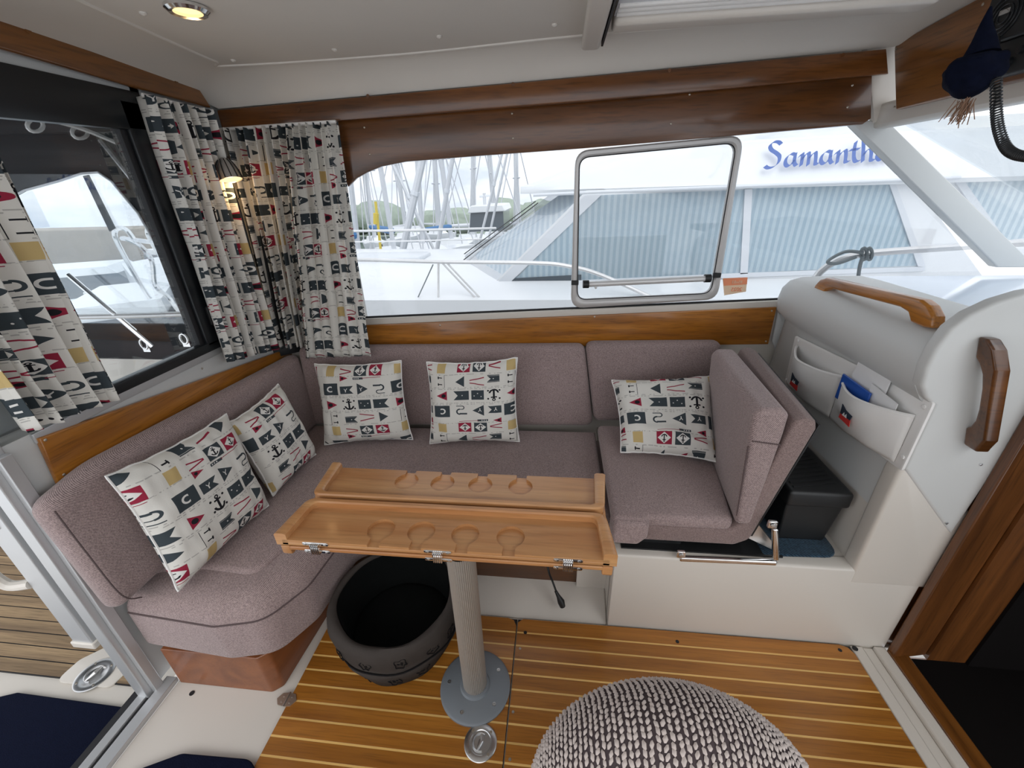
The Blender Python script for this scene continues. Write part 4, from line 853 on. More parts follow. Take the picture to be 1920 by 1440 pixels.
def curtain(label, TL, TR, BL, BR, nrm, folds, amp, seed, gather=1.7, uo=(0, 0), hem_dz=0):
    NU, NV = folds*14, 46; t_ = thing('flag_curtain', BL, label, 'curtain', 'flag print curtains')
    rnd = random.Random(seed); nrm = V(nrm).normalized(); ph = [rnd.uniform(.75, 1.25) for _ in range(folds+1)]
    cum = [0]
    for p in ph[:folds]: cum.append(cum[-1]+p)
    am = [rnd.uniform(.6, 1.2) for _ in range(folds)]
    vs = []; uvs = []; width = ((TR-TL).length+(BR-BL).length)/2; hgt = ((TL-BL).length+(TR-BR).length)/2
    for j in range(NV+1):
        v = j/NV; a = amp*(.75+.45*v if folds < 7 else 1.0-(.2 if folds > 7 else .6)*v)
        for i in range(NU+1):
            s_ = i/NU; x = s_*cum[-1]; k = 0
            while k < folds-1 and cum[k+1] < x: k += 1
            lo = (x-cum[k])/ph[k]; ang = 2*math.pi*lo
            d = am[k]*math.sin(ang)*a+.25*a*math.sin(3.1*x+2*v+seed); sway = .014*math.sin(ang*1.0+1.1)*(.6+.4*v)*am[k]
            p = TL.lerp(TR, s_).lerp(BL.lerp(BR, s_), v)+nrm*(d+.012*noise.noise(V((s_*4, v*3, seed))))
            p = p+(TR-TL).normalized()*sway*(1 if 0 < i < NU else 0)
            if v > .9: p.z += .003*math.sin(ang*.5+.5)*(v-.9)/.1
            vs.append(p); uvs.append((s_*width*gather/TU+uo[0]+10, v*hgt/TV+uo[1]+10))
    fs = [(j*(NU+1)+i, j*(NU+1)+i+1, (j+1)*(NU+1)+i+1, (j+1)*(NU+1)+i) for j in range(NV) for i in range(NU)]
    mb = MB(); mb.add(vs, fs); o = mk('cloth', mb, 'print', t_, smooth=80); add_uv(o, uvs)
    sd_ = o.modifiers.new('thick', 'SOLIDIFY'); sd_.thickness = .0015
    mk('header_tape', MB().tube([TL.lerp(TR, k/10)+nrm*.002 for k in range(11)], .006, 6), 'vinyl', t_)
    return t_
cx = -1.285
f1 = lambda px, py: PX(px, py, cx)
b_ = lambda px, py, off=.07: PW(px, py, off)
TLc = V((cx, .70, 1.775)); TRc = V((cx, .955, 1.775))
curtain('near flag print curtain left of the aft window', V((cx, .66, 1.77)), V((cx, .955, 1.77)), f1(52, 812), f1(226, 745), X3, 5, .026, 1, 1.5, (.1, .45))
curtain('flag print curtain right of the aft window, left of the reading lamp', f1(266, 178), f1(384, 208), f1(428, 680), f1(512, 655), X3, 8, .034, 2, 2.0, (.55, .1))
curtain('flag print curtain in the corner just right of the reading lamp', b_(413, 243), b_(540, 234), b_(520, 652), b_(592, 648), WNI, 8, .034, 3, 2.0, (.2, .3))
curtain('longer flag print curtain hanging beside the side window opening', b_(536, 234, .085), b_(630, 228, .085), b_(574, 672, .135), b_(694, 668, .135), WNI, 7, .028, 4, 1.5, (.35, .15))
# reading lamp in the corner
lp = PX(423, 312, -1.235); le = PX(437, 345, -1.22)
rl_ = thing('reading_lamp', lp, 'small lit reading lamp with ribbed shade between the corner curtains', 'lamp')
dr = (le-lp).normalized()
mk('shade', MB().lathe([(.010, -.028), (.020, -.022), (.030, -.005), (.037, .02), (.040, .048), (.037, .048), (.03, .02)], lp, 24, dr), 'steel', rl_)
mk('lens', MB().lathe([(.037, .044), (.02, .047), (0, .048)], lp, 20, dr), 'warm', rl_)
for k in range(12):
    a = dr.orthogonal().normalized(); b2 = dr.cross(a); an = 2*math.pi*k/12; w_ = a*math.cos(an)+b2*math.sin(an)
    mk('shade_rib', MB().tube([lp+dr*-.02+w_*.022, lp+dr*-.004+w_*.031, lp+dr*.02+w_*.038, lp+dr*.047+w_*.041], .0018, 5), 'black', rl_)
mk('bracket', MB().tube([lp-dr*.02, lp+V((-.02, .05, .03)), V((-1.335, 1.76, lp.z+.02))], .007, 8), 'black', rl_)
pl_ = bpy.data.lights.new('reading_bulb', 'POINT'); pl_.energy = .3; pl_.color = (1, .62, .28); pl_.shadow_soft_size = .02
po_ = bpy.data.objects.new('reading_bulb', pl_); col.objects.link(po_); po_.location = lp+dr*.08-WL[rl_]; po_.parent = rl_
mk('corner_post', MB().prism([V((-1.34, 1.70, .80)), V((-1.25, 1.795, .80)), V((-1.34, 1.80, .80))], (0, 0, 1.0)), 'blackgloss', lw2)
# ---- pocket organizer on the console
og = thing('pocket_organizer', (.96, 1.35, .73), 'white vinyl two pocket organizer screwed to the console', 'organizer')
ox_ = .958
pts = [PX(1491, 629, ox_), PX(1751, 755, ox_), PX(1690, 884, ox_), PX(1471, 717, ox_)]
mk('backing', MB().soft(rp_([(p.y, p.z) for p in pts], .01), V((0, 0, 0)), Y3, Z3, -X3, -.9655, -.957, .003, 2), 'vinyl', og)
def pocket(ya, yb, zt_a, zt_b, zb_a, zb_b, bulge):
    NU, NV = 26, 14; vs = []
    for j in range(NV+1):
        v = j/NV
        for i in range(NU+1):
            s_ = i/NU; y = ya+(yb-ya)*s_; z = (zt_a+(zt_b-zt_a)*s_)*(1-v)+(zb_a+(zb_b-zb_a)*s_)*v-.012*math.sin(math.pi*s_)*(1-v)
            d = bulge*math.sin(math.pi*s_)**.8*(1-.75*v*v)*(1-.25*math.sin(2.2*math.pi*s_+1.2)*v)+.010*noise.noise(V((s_*3+v*2, v*2.2-s_, ya*5)))*math.sin(math.pi*s_)
            vs.append(V((.956-d-.0015, y, z)))
    fs = [(j*(NU+1)+i, j*(NU+1)+i+1, (j+1)*(NU+1)+i+1, (j+1)*(NU+1)+i) for j in range(NV) for i in range(NU)]
    mb = MB(); mb.add(vs, fs); o = mk('pocket', mb, 'vinyl', og, smooth=80); so_ = o.modifiers.new('thick', 'SOLIDIFY'); so_.thickness = .003
    mk('hem', MB().tube([vs[i]+V((-.001, 0, -.006)) for i in range(NU+1)], .0045, 6), 'vinyl', o)
    return vs, NU
pa = pocket(1.655, 1.36, .905, .905, .735, .745, .052)
pb = pocket(1.355, 1.06, .905, .925, .745, .772, .055)
for y, z in ((1.665, .92), (1.668, .745), (1.045, .80), (1.05, .955)): mk('snap_stud', MB().lathe([(.007, 0), (.006, .003), (0, .004)], V((.9565, y, z)), 12, -X3), 'vinyl', og)
def flag_emblem(y, z, x, s_=1.0, tilt=.9):
    o = mk('flag_emblem', MB().prism([V((x, y, z)), V((x, y-.045*s_, z-.002)), V((x, y-.05*s_, z-.022*s_)), V((x, y+.002, z-.018*s_))], (-.0015, 0, 0)), 'red', og)
    mk('emblem_navy', MB().prism([V((x-.0008, y+.004, z+.026*s_)), V((x-.0008, y-.018*s_, z+.016*s_)), V((x-.0008, y-.048*s_, z+.012*s_)), V((x-.0008, y-.045*s_, z-.003)), V((x-.0008, y, z-.003))], (-.0015, 0, 0)), 'fnavy', o)
    mk('emblem_mark', MB().prism([V((x-.0016, y-.010, z-.004)), V((x-.0016, y-.016, z+.008)), V((x-.0016, y-.021, z-.001)), V((x-.0016, y-.027, z+.008)), V((x-.0016, y-.032, z-.004))], (-.0012, 0, 0)), 'paper', o)
for px, py, xx in ((1489, 716, .900), (1583, 778, .908)):
    q = PX(px, py, xx); flag_emblem(q.y, q.z+.01, q.x-.012, 1.05)
q = PX(1635, 705, .945)
T(mk('booklet', MB().prism([V((.938, 1.31, .86)), V((.938, 1.16, .86)), V((.945, 1.165, .985)), V((.945, 1.305, .985))], (.004, 0, 0)), 'paper', bevel=.001), 'white booklet standing in the right organizer pocket', 'booklet')
T(mk('blue_case', MB().prism([V((.925, 1.325, .84)), V((.925, 1.19, .84)), V((.925, 1.19, .922)), V((.925, 1.325, .927))], (.006, 0, 0)), 'penblue', bevel=.002), 'blue plastic wallet tucked in front of the white booklet', 'wallet')
T(mk('folded_paper', MB().prism([V((.934, 1.21, .85)), V((.934, 1.10, .85)), V((.934, 1.10, .935)), V((.934, 1.21, .945))], (.002, 0, 0)), 'paper'), 'folded white paper beside the blue wallet in the pocket', 'paper')
# ---- handles
HX = .962
tr_ = [(0, 0), (.035, -.004), (.065, 0), (.085, .022), (.12, .030), (.43, .030), (.465, .022), (.485, 0), (.53, -.004), (.56, 0), (.548, .03), (.52, .052), (.49, .062), (.06, .062), (.03, .052), (.01, .03)]
ha, hb = PX(1530, 545, HX), PX(1762, 612, HX)
dy_ = (hb-ha).normalized(); ln = (hb-ha).length/.56
mk_ = T(mk('hand_rail', MB().soft(rp_([(a*ln, b) for a, b in tr_], .008, 3), V((HX-.016, ha.y, ha.z-.006)), dy_, Z3, X3, 0, .034, .008, 4), 'teak_y'), 'varnished wooden hand rail on top of the console', 'handle')
hp = [(0, 0), (.058, -.0), (.066, .012), (.090, .04), (.090, .205), (.066, .245), (.035, .262), (0, .262), (-.001, .215), (.018, .205), (.035, .185), (.042, .155), (.042, .105), (.035, .075), (.018, .055), (0, .045)]
hb0, ht0 = PY(1816, 834, 1.036), PY(1843, 645, 1.036)
zv = (ht0-hb0).normalized(); ln = (ht0-hb0).length/.245
T(mk('grab_handle', MB().soft(rp_([(-a*.62, b*ln) for a, b in hp], .008, 3), V((hb0.x-.013, 1.037, hb0.z)), Y3, zv, X3, 0, .034, .007, 4), 'maho'), 'dark wooden D shaped grab handle on the console end', 'handle')
# ---- radio, speaker, microphone cord and hanging ornament
sp_ = thing('radio_speaker', PX(1905, 35, OX-.02), 'black ringed speaker at the top right corner on the wood panel', 'speaker')
c = PX(1908, 30, OX); 
mk('housing', MB().soft(rp_([(c.y-.14, c.z-.055), (c.y+.055, c.z-.055), (c.y+.055, c.z+.06), (c.y-.14, c.z+.06)], .012), V((0, 0, 0)), Y3, Z3, -X3, -OX, -OX+.035, .006, 3), 'black', sp_)
for r in (.014, .024, .034, .044): mk('grille_ring', MB().tube([V((OX-.036, c.y-.005+r*math.cos(a), c.z+r*math.sin(a))) for a in [2*math.pi*k/32 for k in range(32)]], .0022, 6, True), 'blackgloss', sp_)
mk('badge', MB().box((OX-.038, c.y-.02, c.z+.004), (OX-.035, c.y+.008, c.z+.014)), 'steel', sp_)
rd = thing('marine_radio', PX(1905, 105, OX-.02), 'black radio control panel under the ringed speaker', 'radio')
c2 = PX(1905, 108, OX)
mk('faceplate', MB().soft(rp_([(c2.y-.14, c2.z-.04), (c2.y+.045, c2.z-.04), (c2.y+.045, c2.z+.038), (c2.y-.14, c2.z+.038)], .008), V((0, 0, 0)), Y3, Z3, -X3, -OX, -OX+.028, .004, 3), 'black', rd)
for k in range(4): mk('knob', MB().lathe([(.010, 0), (.009, .010), (0, .011)], V((OX-.027, c2.y+.022-.022*k, c2.z-.012+.02*(k % 2))), 14, -X3), 'blackgloss', rd)
# doll-like ornament with pointed navy hat
ON = .93
t0 = PX(1858, 12, ON); nb = PX(1838, 105, ON); body = PX(1828, 150, ON); bot = PX(1806, 195, ON)
od = thing('hanging_ornament', t0, 'navy felt hanging ornament with pointed cap and straw fringe', 'ornament')
mk('pointed_cap', MB().tube(bez([t0, t0.lerp(nb, .35)+V((0, .003, 0)), t0.lerp(nb, .7), nb], 6), [.002+.030*(k/18)**1.1 for k in range(19)], 18), 'navyfelt', od, smooth=60)
bm = MB(); axb = (bot-nb).normalized(); N1, N2 = 26, 18
vs = []
for j in range(N2+1):
    v = j/N2; c0 = nb.lerp(bot, v*.88); r = .040*math.sin(math.pi*min(1, .14+.86*v)**.8)**.75*(1 if v < .98 else .6)+.010
    a = axb.orthogonal().normalized(); b2 = axb.cross(a)
    for k in range(N1):
        an = 2*math.pi*k/N1; d = a*math.cos(an)+b2*math.sin(an); vs.append(c0+d*r*(1+.32*noise.noise(d*1.7+V((0, 0, v*3.0)))))
bm.add(vs, [(j*N1+k, j*N1+(k+1) % N1, (j+1)*N1+(k+1) % N1, (j+1)*N1+k) for j in range(N2) for k in range(N1)]+[tuple(range(N1))[::-1], tuple(range(N2*N1, N2*N1+N1))])
mk('crumpled_body', bm, 'navyfelt', od, smooth=60)
fr2 = MB(); rr = random.Random(3)
for k in range(46):
    s0 = bot+V((rr.uniform(-.012, .012), rr.uniform(-.02, .012), rr.uniform(-.0, .012))); s1_ = s0+(bot-body).normalized()*rr.uniform(.02, .045)+V((rr.uniform(-.012, .012), rr.uniform(-.02, .02), rr.uniform(-.014, .004)))
    fr2.tube([s0, s0.lerp(s1_, .5)+V((0, rr.uniform(-.003, .003), .002)), s1_], .0011, 4)
fo_ = mk('straw_fringe', fr2, 'straw', od); fo_['kind'] = 'stuff'
cdp = bez([PX(1868, 150, ON+.02), PX(1868, 200, ON+.02), PX(1872, 240, ON+.02), PX(1885, 275, ON+.02), PX(1905, 290, ON+.02), PX(1935, 295, ON+.02)], 40)
hel = []; acc = 0
for i in range(len(cdp)):
    tg = (cdp[min(i+1, len(cdp)-1)]-cdp[max(i-1, 0)]).normalized(); a = tg.cross(X3).normalized(); b2 = tg.cross(a)
    for k in range(2):
        ph_ = 2*math.pi*(i*2+k)/9; q = cdp[i].lerp(cdp[min(i+1, len(cdp)-1)], k/2); hel.append(q+a*.0085*math.cos(ph_)+b2*.0085*math.sin(ph_))
cc = thing('coiled_cord', cdp[0], 'black coiled microphone cord hanging beside the ornament', 'cord')
mk('coil', MB().tube(hel, .0019, 5), 'black', cc)
mk('lead', MB().tube(bez([PX(1875, 45, OX-.03), PX(1872, 80, OX-.05), PX(1866, 120, ON+.03), cdp[0]], 8), .003, 6), 'black', cc)
# ---- foreground chair with chunky knit back
chh = thing('swivel_chair', (.22, .22, 0), 'chunky knit covered chair back in the foreground at the bottom', 'chair')
cc0 = V((.228, .385, .42)); rx, ry, rz = .262, .165, .29
mk('seat_pad', MB().soft(rp_([(.0, .0), (.46, .0), (.46, .30), (.0, .30)], .06), V((0, -.08, 0)), X3, Y3, Z3, .36, .44, .03, 4), 'knit_d', chh)
mk('column', MB().lathe([(.16, 0), (.16, .012), (.04, .03), (.035, .36)], V((.23, .1, 0)), 24), 'steel', chh)
def dome(th, ph_):
    ct, st_ = math.cos(th), math.sin(th); cp_, sp2 = math.cos(ph_), math.sin(ph_); e = 1.0
    f_ = lambda w: math.copysign(abs(w)**e, w)
    return cc0+V((rx*f_(st_)*f_(cp_), ry*f_(st_)*f_(sp2), rz*f_(ct)))
def dome2(ph_, th):             # poles at the two sides, rows run up and over the top
    return cc0+V((rx*math.sin(ph_), -ry*math.cos(ph_)*math.cos(th), rz*math.cos(ph_)*math.sin(th)))
dm = MB(); NT_, NP = 30, 60; vs = [dome(math.pi*.5*j/NT_ if j else 1e-4, 2*math.pi*k/NP) for j in range(NT_+1) for k in range(NP)]
vs += [V((p.x, p.y, .30)) for p in vs[-NP:]]
dm.add(vs, [(j*NP+k, (j+1)*NP+k, (j+1)*NP+(k+1) % NP, j*NP+(k+1) % NP) for j in range(NT_+1) for k in range(NP)]+[tuple(range(NP))])
bkp = mk('backrest', dm, 'knit_d', chh, smooth=60)
# stitches laid in rows over the dome
stt = MB()
def stitch(p, n_, t_, ln, wd):
    b2 = n_.cross(t_).normalized(); c_ = p+n_*.0015
    R_ = [(-ln, 0, 0), (-ln*.3, wd, .0), (ln*.7, wd*.7, 0), (ln, 0, 0), (ln*.3, -wd, 0), (-ln*.7, -wd*.7, 0)]
    top_ = c_+n_*wd*1.15
    vs_ = [c_+t_*a+b2*b for a, b, _ in R_]+[top_+t_*ln*.25, top_-t_*ln*.25]
    stt.add(vs_, [(0, 1, 7), (1, 2, 6, 7), (2, 3, 6), (3, 4, 6), (4, 5, 7, 6), (5, 0, 7)])
sp0 = .0098; xx_ = -rx; row = 0
def front(px_, pz_):            # point on dome by x and z for front (camera) and top
    pass
e_ = .86
NC = 74
for j in range(1, NC):
    ph_ = -math.pi/2+math.pi*j/NC; M_ = 200; ring = [dome2(ph_, math.pi*k/M_) for k in range(M_+1)]; cum = [0]
    for k in range(M_): cum.append(cum[-1]+(ring[k+1]-ring[k]).length)
    m = max(3, int(cum[-1]/.0105)); k = 0
    for i in range(m):
        tgt = cum[-1]*((i+.5*(j % 2)+.25)/(m+1))
        while k < M_-1 and cum[k+1] < tgt: k += 1
        fk = (tgt-cum[k])/max(1e-6, cum[k+1]-cum[k]); ta = (ring[k+1]-ring[k]).normalized(); th = math.pi*(k+fk)/M_
        dn = (dome2(ph_+.02, th)-dome2(ph_, th)).normalized(); n_ = dn.cross(ta).normalized(); p = ring[k].lerp(ring[k+1], fk)
        if n_.dot(p-cc0) < 0: n_ = -n_
        p = p+ta*.0034*noise.noise(V((i*.8, j*1.3, 1)))+dn*.0026*noise.noise(V((i*.8, j*1.3, 5)))
        rot = (.55 if j % 2 else -.15)+.5*noise.noise(V((i*.9, j*.7, 0))); t_ = (ta*math.cos(rot)+dn*math.sin(rot)).normalized()
        stitch(p, n_, t_, .0062+.0022*noise.noise(V((i*1.3, j*1.1, 4))), .0037+.0012*noise.noise(V((i*.7, j*1.9, 9))))
sto = mk('knit_stitches', stt, 'knit_l', chh, smooth=80); sto['kind'] = 'stuff'
# ================================================================== COCKPIT (left)
CZ = -.12
ck = T(mk('floor_cockpit', MB().box((-3.6, -.4, CZ-.05), (-1.41, 1.85, CZ-.006)), 'white'), 'white moulded cockpit floor around the teak decking', 'floor', kind='structure')
td = thing('teak_decking', (-2.3, 1.0, CZ-.006), 'weathered grey teak decking with black seams in the cockpit', 'decking')
mk('caulk_bed', MB().box((-3.2, .735, CZ-.006), (-1.50, 1.33, CZ+.001)), 'caulk', td)
for i in range(12):
    ya = .738+i*.0495
    xr = -1.502 if i > 1 else -1.72
    mk('plank', MB().box((-3.19, ya, CZ-.004), (xr, ya+.0445, CZ+.004)), 'deckteak', td, bevel=.0008)
for i in range(2): mk('plank', MB().box((-1.60, .738+i*.0495, CZ-.004), (-1.502, .7825+i*.0495, CZ+.004)), 'deckteak', td)
pc0 = PZ(178, 1265, CZ+.006)
ins = T(mk('inspection_surround', MB().soft(rp_([(pc0.x-.13, .72), (pc0.x+.10, .72), (pc0.x+.12, .80), (pc0.x+.06, .86), (pc0.x-.06, .86), (pc0.x-.12, .80)], .03), V((0, 0, 0)), X3, Y3, Z3, CZ-.004, CZ+.006, .003, 2), 'white'), 'white rounded surround of the cockpit deck ring', 'deck fitting')
rp1 = ring_pull(pc0, .062, 'round steel ring pull on the white cockpit surround')
T(mk('cockpit_mat', MB().soft(rp_([(-2.4, .2), (-1.47, .2), (-1.47, .665), (-1.93, .672), (-2.4, .5)], [.01, .02, .02, .03, .02]), V((0, 0, 0)), X3, Y3, Z3, CZ-.006, CZ+.012, .004, 3), 'navy'), 'dark navy door mat on the cockpit floor at lower left', 'mat')
# cockpit side locker and coaming
T(mk('wall_cockpit_locker', MB().prism([V((-3.6, 1.37, CZ-.01)), V((-1.42, 1.37, CZ-.01)), V((-1.42, 1.45, .35)), V((-3.6, 1.45, .35))], (0, .45, 0)), 'white', bevel=.01), 'white moulded cockpit side locker', 'locker', kind='structure')
T(mk('wall_cockpit_side', MB().box((-3.9, 1.86, -.3), (-1.42, 1.90, .78)), 'white'), 'white cockpit side coaming', 'wall', kind='structure')
# black canvas canopy: side panel with arched clear window, roof
can = thing('cockpit_canopy', (-2.4, 1.85, .78), 'black canvas cockpit canopy with an arched clear window', 'canopy')
S2 = lambda px, py: (PY(px, py, 1.85).x, PY(px, py, 1.85).z)
arch = [S2(20, 372), S2(47, 357), S2(110, 340), S2(155, 325), S2(185, 323), S2(210, 340), S2(260, 400), S2(300, 470)]
arch = arch+[(-1.74, .95), (-3.6, .92), (-3.6, 1.42)]
outp = []
mb = MB()
# strip quads from arch up to canopy top
for i in range(7):
    (xa, za), (xb, zb) = arch[i], arch[i+1]; mb.prism([V((xa, 1.85, za)), V((xb, 1.85, zb)), V((xb, 1.85, 1.88)), V((xa, 1.85, 1.88))], (0, .012, 0))
mb.prism([V((-1.80, 1.85, .93)), V((-1.40, 1.85, .93)), V((-1.40, 1.85, 1.88)), V((arch[7][0], 1.85, 1.88)), V((arch[7][0], 1.85, arch[7][1]))], (0, .012, 0))
mb.prism([V((-4.6, 1.85, 1.44)), V((arch[0][0], 1.85, arch[0][1])), V((arch[0][0], 1.85, 1.88)), V((-4.6, 1.85, 1.88))], (0, .012, 0))
mk('side_panel', mb, 'canvas_black', can, smooth=0)
mk('lower_skirt', MB().box((-4.6, 1.845, .72), (-1.42, 1.862, .915)), 'canvas_black', can)
mk('clear_window', MB().box((-4.6, 1.853, .91), (-1.75, 1.856, 1.62)), 'glass_cl', can, smooth=0)
mk('roof', MB().prism([V((-1.40, .2, 1.88)), V((-4.6, .2, 1.77)), V((-4.6, .2, 1.785)), V((-1.40, .2, 1.895))], (0, 1.67, 0)), 'canvas_black', can, smooth=0)
mk('hood_lining', MB().prism([PX(-200, 130, -1.75), PX(250, 195, -1.75), PX(245, 280, -1.75), PX(150, 240, -1.75), PX(60, 220, -1.75), PX(-200, 205, -1.75)], (-.004, 0, 0)), 'hood', can, smooth=0)
mk('aft_panel', MB().box((-4.62, .2, 1.30), (-4.58, 1.86, 1.80)), 'canvas_black', can)
mk('strap', MB().prism([V(PY(155, 330, 1.845)), V(PY(165, 328, 1.845)), V(PY(215, 428, 1.845)), V(PY(205, 434, 1.845))], (0, .006, 0)), 'canvas_black', can)
mk('edge_binding', MB().tube([V((x, 1.847, z)) for x, z in arch[:8]], .005, 6), 'boatgrey', can)
mk('roof_pole', MB().tube([PY(190, 262, 1.78), PY(275, 368, 1.78)], .013, 8), 'steel', can)
for px, py in ((66, 235), (150, 248)): mk('roof_loop', MB().tube([PX(px+15*math.cos(a), py+12*math.sin(a), -1.8) for a in [2*math.pi*k/14 for k in range(14)]], .006, 6, True), 'vinyl', can)
mk('chrome_stay', MB().tube([PY(128, 515, 1.80), PY(287, 650, 1.80)], .012, 10), 'chrome', can)
mk('rope_trim', MB().tube(bez([PX(-40, 208, -1.75), PX(60, 218, -1.75), PX(150, 240, -1.75), PX(235, 275, -1.75)], 6), .008, 6), 'vinyl', can)
cov = T(mk('cockpit_rail', MB().tube([PY(100, 595, 1.80), PY(250, 592, 1.80), PY(372, 588, 1.80)], .014, 10), 'railwhite'), 'white grab rail along the cockpit coaming seen through the aft window', 'rail')
for px, py in ((270, 645), (345, 635)):
    q = PY(px, py, 1.84); T(mk('deck_eye', MB().tube([q+V((.02*math.cos(a), 0, .026*math.sin(a))) for a in [2*math.pi*k/16 for k in range(16)]], .006, 6, True).box(q-V((.02, -.0, .045)), q+V((.02, .01, -.02))), 'chrome'), 'chrome canopy hook %s the stay foot on the black skirt' % ('at' if px == 270 else 'right of'), 'hook')
# sliding door edge, jamb and track
jb = thing('door_2', (-1.37, .66, 0), 'silver aluminium sliding door frame at the cockpit opening', 'door', kind='structure')
mk('jamb', MB().box((-1.375, .655, -.01), (-1.335, .70, 1.80)), 'alu', jb, bevel=.003)
mk('jamb_lip', MB().box((-1.335, .672, -.01), (-1.318, .70, .95)), 'alu', jb, bevel=.002)
mk('door_stile', MB().box((-1.47, .655, .27), (-1.40, .69, 1.80)), 'alu', jb, bevel=.004)
mk('door_panel', MB().box((-1.445, .69, .80), (-1.425, .90, 1.80)), 'grey_white', jb)
mk('latch_plate', MB().box((-1.449, .652, .74), (-1.423, .657, .83)), 'steel', jb)
mk('latch_slot', MB().box((-1.443, .650, .755), (-1.430, .6535, .815)), 'black', jb)
mk('foot_block', MB().box((-1.475, .65, .25), (-1.395, .695, .275)), 'white', jb, bevel=.004)
gh = PX(45, 975, -1.50)
mk('grab_handle', MB().tube(bez([V((-1.47, .66, gh.z+.10)), V((-1.53, .65, gh.z+.10)), V((-1.55, .645, gh.z+.02)), V((-1.55, .645, gh.z-.10)), V((-1.53, .65, gh.z-.16)), V((-1.47, .66, gh.z-.16))], 8), .014, 10), 'white', jb)
mk('track', MB().box((-1.325, -.5, -.016), (-1.285, .72, .004)), 'alu', jb, bevel=.002)
mk('track', MB().box((-1.375, -.5, -.016), (-1.345, .69, -.002)), 'alu', jb, bevel=.002)
mk('track_gap', MB().box((-1.345, -.5, -.03), (-1.325, .69, -.010)), 'caulk', jb)
mk('bulkhead_edge', MB().box((-1.40, -.5, -.12), (-1.375, .69, -.004)), 'caulk', jb)
# ================================================================== OUTSIDE
WZ = lambda y: -1.2-.065*(y-2.3)          # the boat lies heeled, so the water falls away outboard
def PWat(px, py): return PP(px, py, (0, 2.3, -1.2), (0, .065, 1))
T(mk('harbour_water', MB().prism([V((-60, 2.3, -1.2)), V((60, 2.3, -1.2)), V((120, 86, WZ(86))), V((-120, 86, WZ(86)))], (0, 0, -.1)), 'water'), 'grey green harbour water', 'water', kind='stuff')
# ---- neighbouring motorboat
SY = 4.4
mo = thing('motorboat', (1.5, 5.5, -1.2), 'large white motorboat moored alongside, blue name on its roof', 'boat')
Sp = lambda px, py, y=SY: PY(px, py, y)
hull = MB(); st_x = [-6.5, -5.5, -4, -2, 0, 3, 7]; vs = []
for x in st_x:
    t_ = min(1, max(0, (x+6.5)/4.5)); hw = 1.75*math.sin(t_*math.pi/2)**.7+.02; yc = 5.7
    for yy, zz in ((-hw, .52), (-hw*.97, .2), (-hw*.85, -1.25), (hw*.85, -1.25), (hw*.97, .2), (hw, .52)): vs.append(V((x, yc+yy, zz+.12*(1-t_))))
hull.add(vs, [(i*6+k, (i+1)*6+k, (i+1)*6+k+1, i*6+k+1) for i in range(6) for k in range(5)]+[(0, 1, 2, 3, 4, 5), tuple(36+k for k in range(6))[::-1]])
mk('hull', hull, 'boatwhite', mo, smooth=40)
dk = MB(); vs = []
for x in st_x:
    t_ = min(1, max(0, (x+6.5)/4.5)); hw = 1.75*math.sin(t_*math.pi/2)**.7+.02
    for k in range(9):
        s_ = k/8*2-1; vs.append(V((x, 5.7+hw*s_, .52+.12*(1-t_)+.20*(1-s_*s_)*min(1, hw))))
dk.add(vs, [(i*9+k, i*9+k+1, (i+1)*9+k+1, (i+1)*9+k) for i in range(6) for k in range(8)])
mk('deck', dk, 'boatwhite', mo, smooth=60)
def side_poly(name, pxs, y, mat, th=.02): return mk(name, MB().prism([Sp(a, b, y) for a, b in pxs], (0, th, 0)), mat, mo, smooth=0)
side_poly('cabin_side', [(1100, 357), (2250, 320), (2350, 560), (880, 560), (925, 532)], SY, 'boatwhite', .03)
w1 = side_poly('side_window', [(1118, 366), (1396, 356), (1389, 512), (945, 533), (975, 515)], SY-.004, 'boatcurt', .003)
mk('pane', MB().prism([Sp(a, b, SY-.012) for a, b in [(1118, 366), (1396, 356), (1389, 512), (950, 532)]], (0, .003, 0)), 'glass_cl', w1, smooth=0)
w2 = side_poly('side_window', [(1411, 353), (1668, 345), (1722, 498), (1402, 511)], SY-.004, 'boatcurt', .003)
mk('pane', MB().prism([Sp(a, b, SY-.012) for a, b in [(1411, 353), (1668, 345), (1722, 498), (1402, 511)]], (0, .003, 0)), 'glass_cl', w2, smooth=0)
w3 = side_poly('side_window', [(1802, 336), (1960, 298), (1990, 440), (1888, 450)], SY-.004, 'glass_cl', .003)
mk('pane_backing', MB().prism([Sp(a, b, SY-.002) for a, b in [(1802, 336), (1960, 298), (1990, 440), (1888, 450)]], (0, .002, 0)), 'boatcurt', w3)
side_poly('mullion', [(1397, 355), (1411, 354), (1402, 513), (1388, 514)], SY-.02, 'boatgrey', .018)
side_poly('pillar', [(1098, 366), (1128, 365), (958, 528), (930, 532)], SY-.02, 'boatgrey', .018)
side_poly('pillar', [(1668, 345), (1680, 345), (1736, 500), (1722, 501)], SY-.02, 'boatgrey', .018)
side_poly('pillar', [(1790, 338), (1806, 336), (1890, 455), (1868, 456)], SY-.02, 'boatgrey', .018)
side_poly('window_sill', [(945, 532), (1389, 512), (1735, 500), (1735, 508), (1389, 520), (945, 541)], SY-.02, 'boatgrey', .018)
side_poly('black_sill', [(965, 522), (1090, 515), (1090, 528), (950, 533)], SY-.014, 'tin_glass', .01)
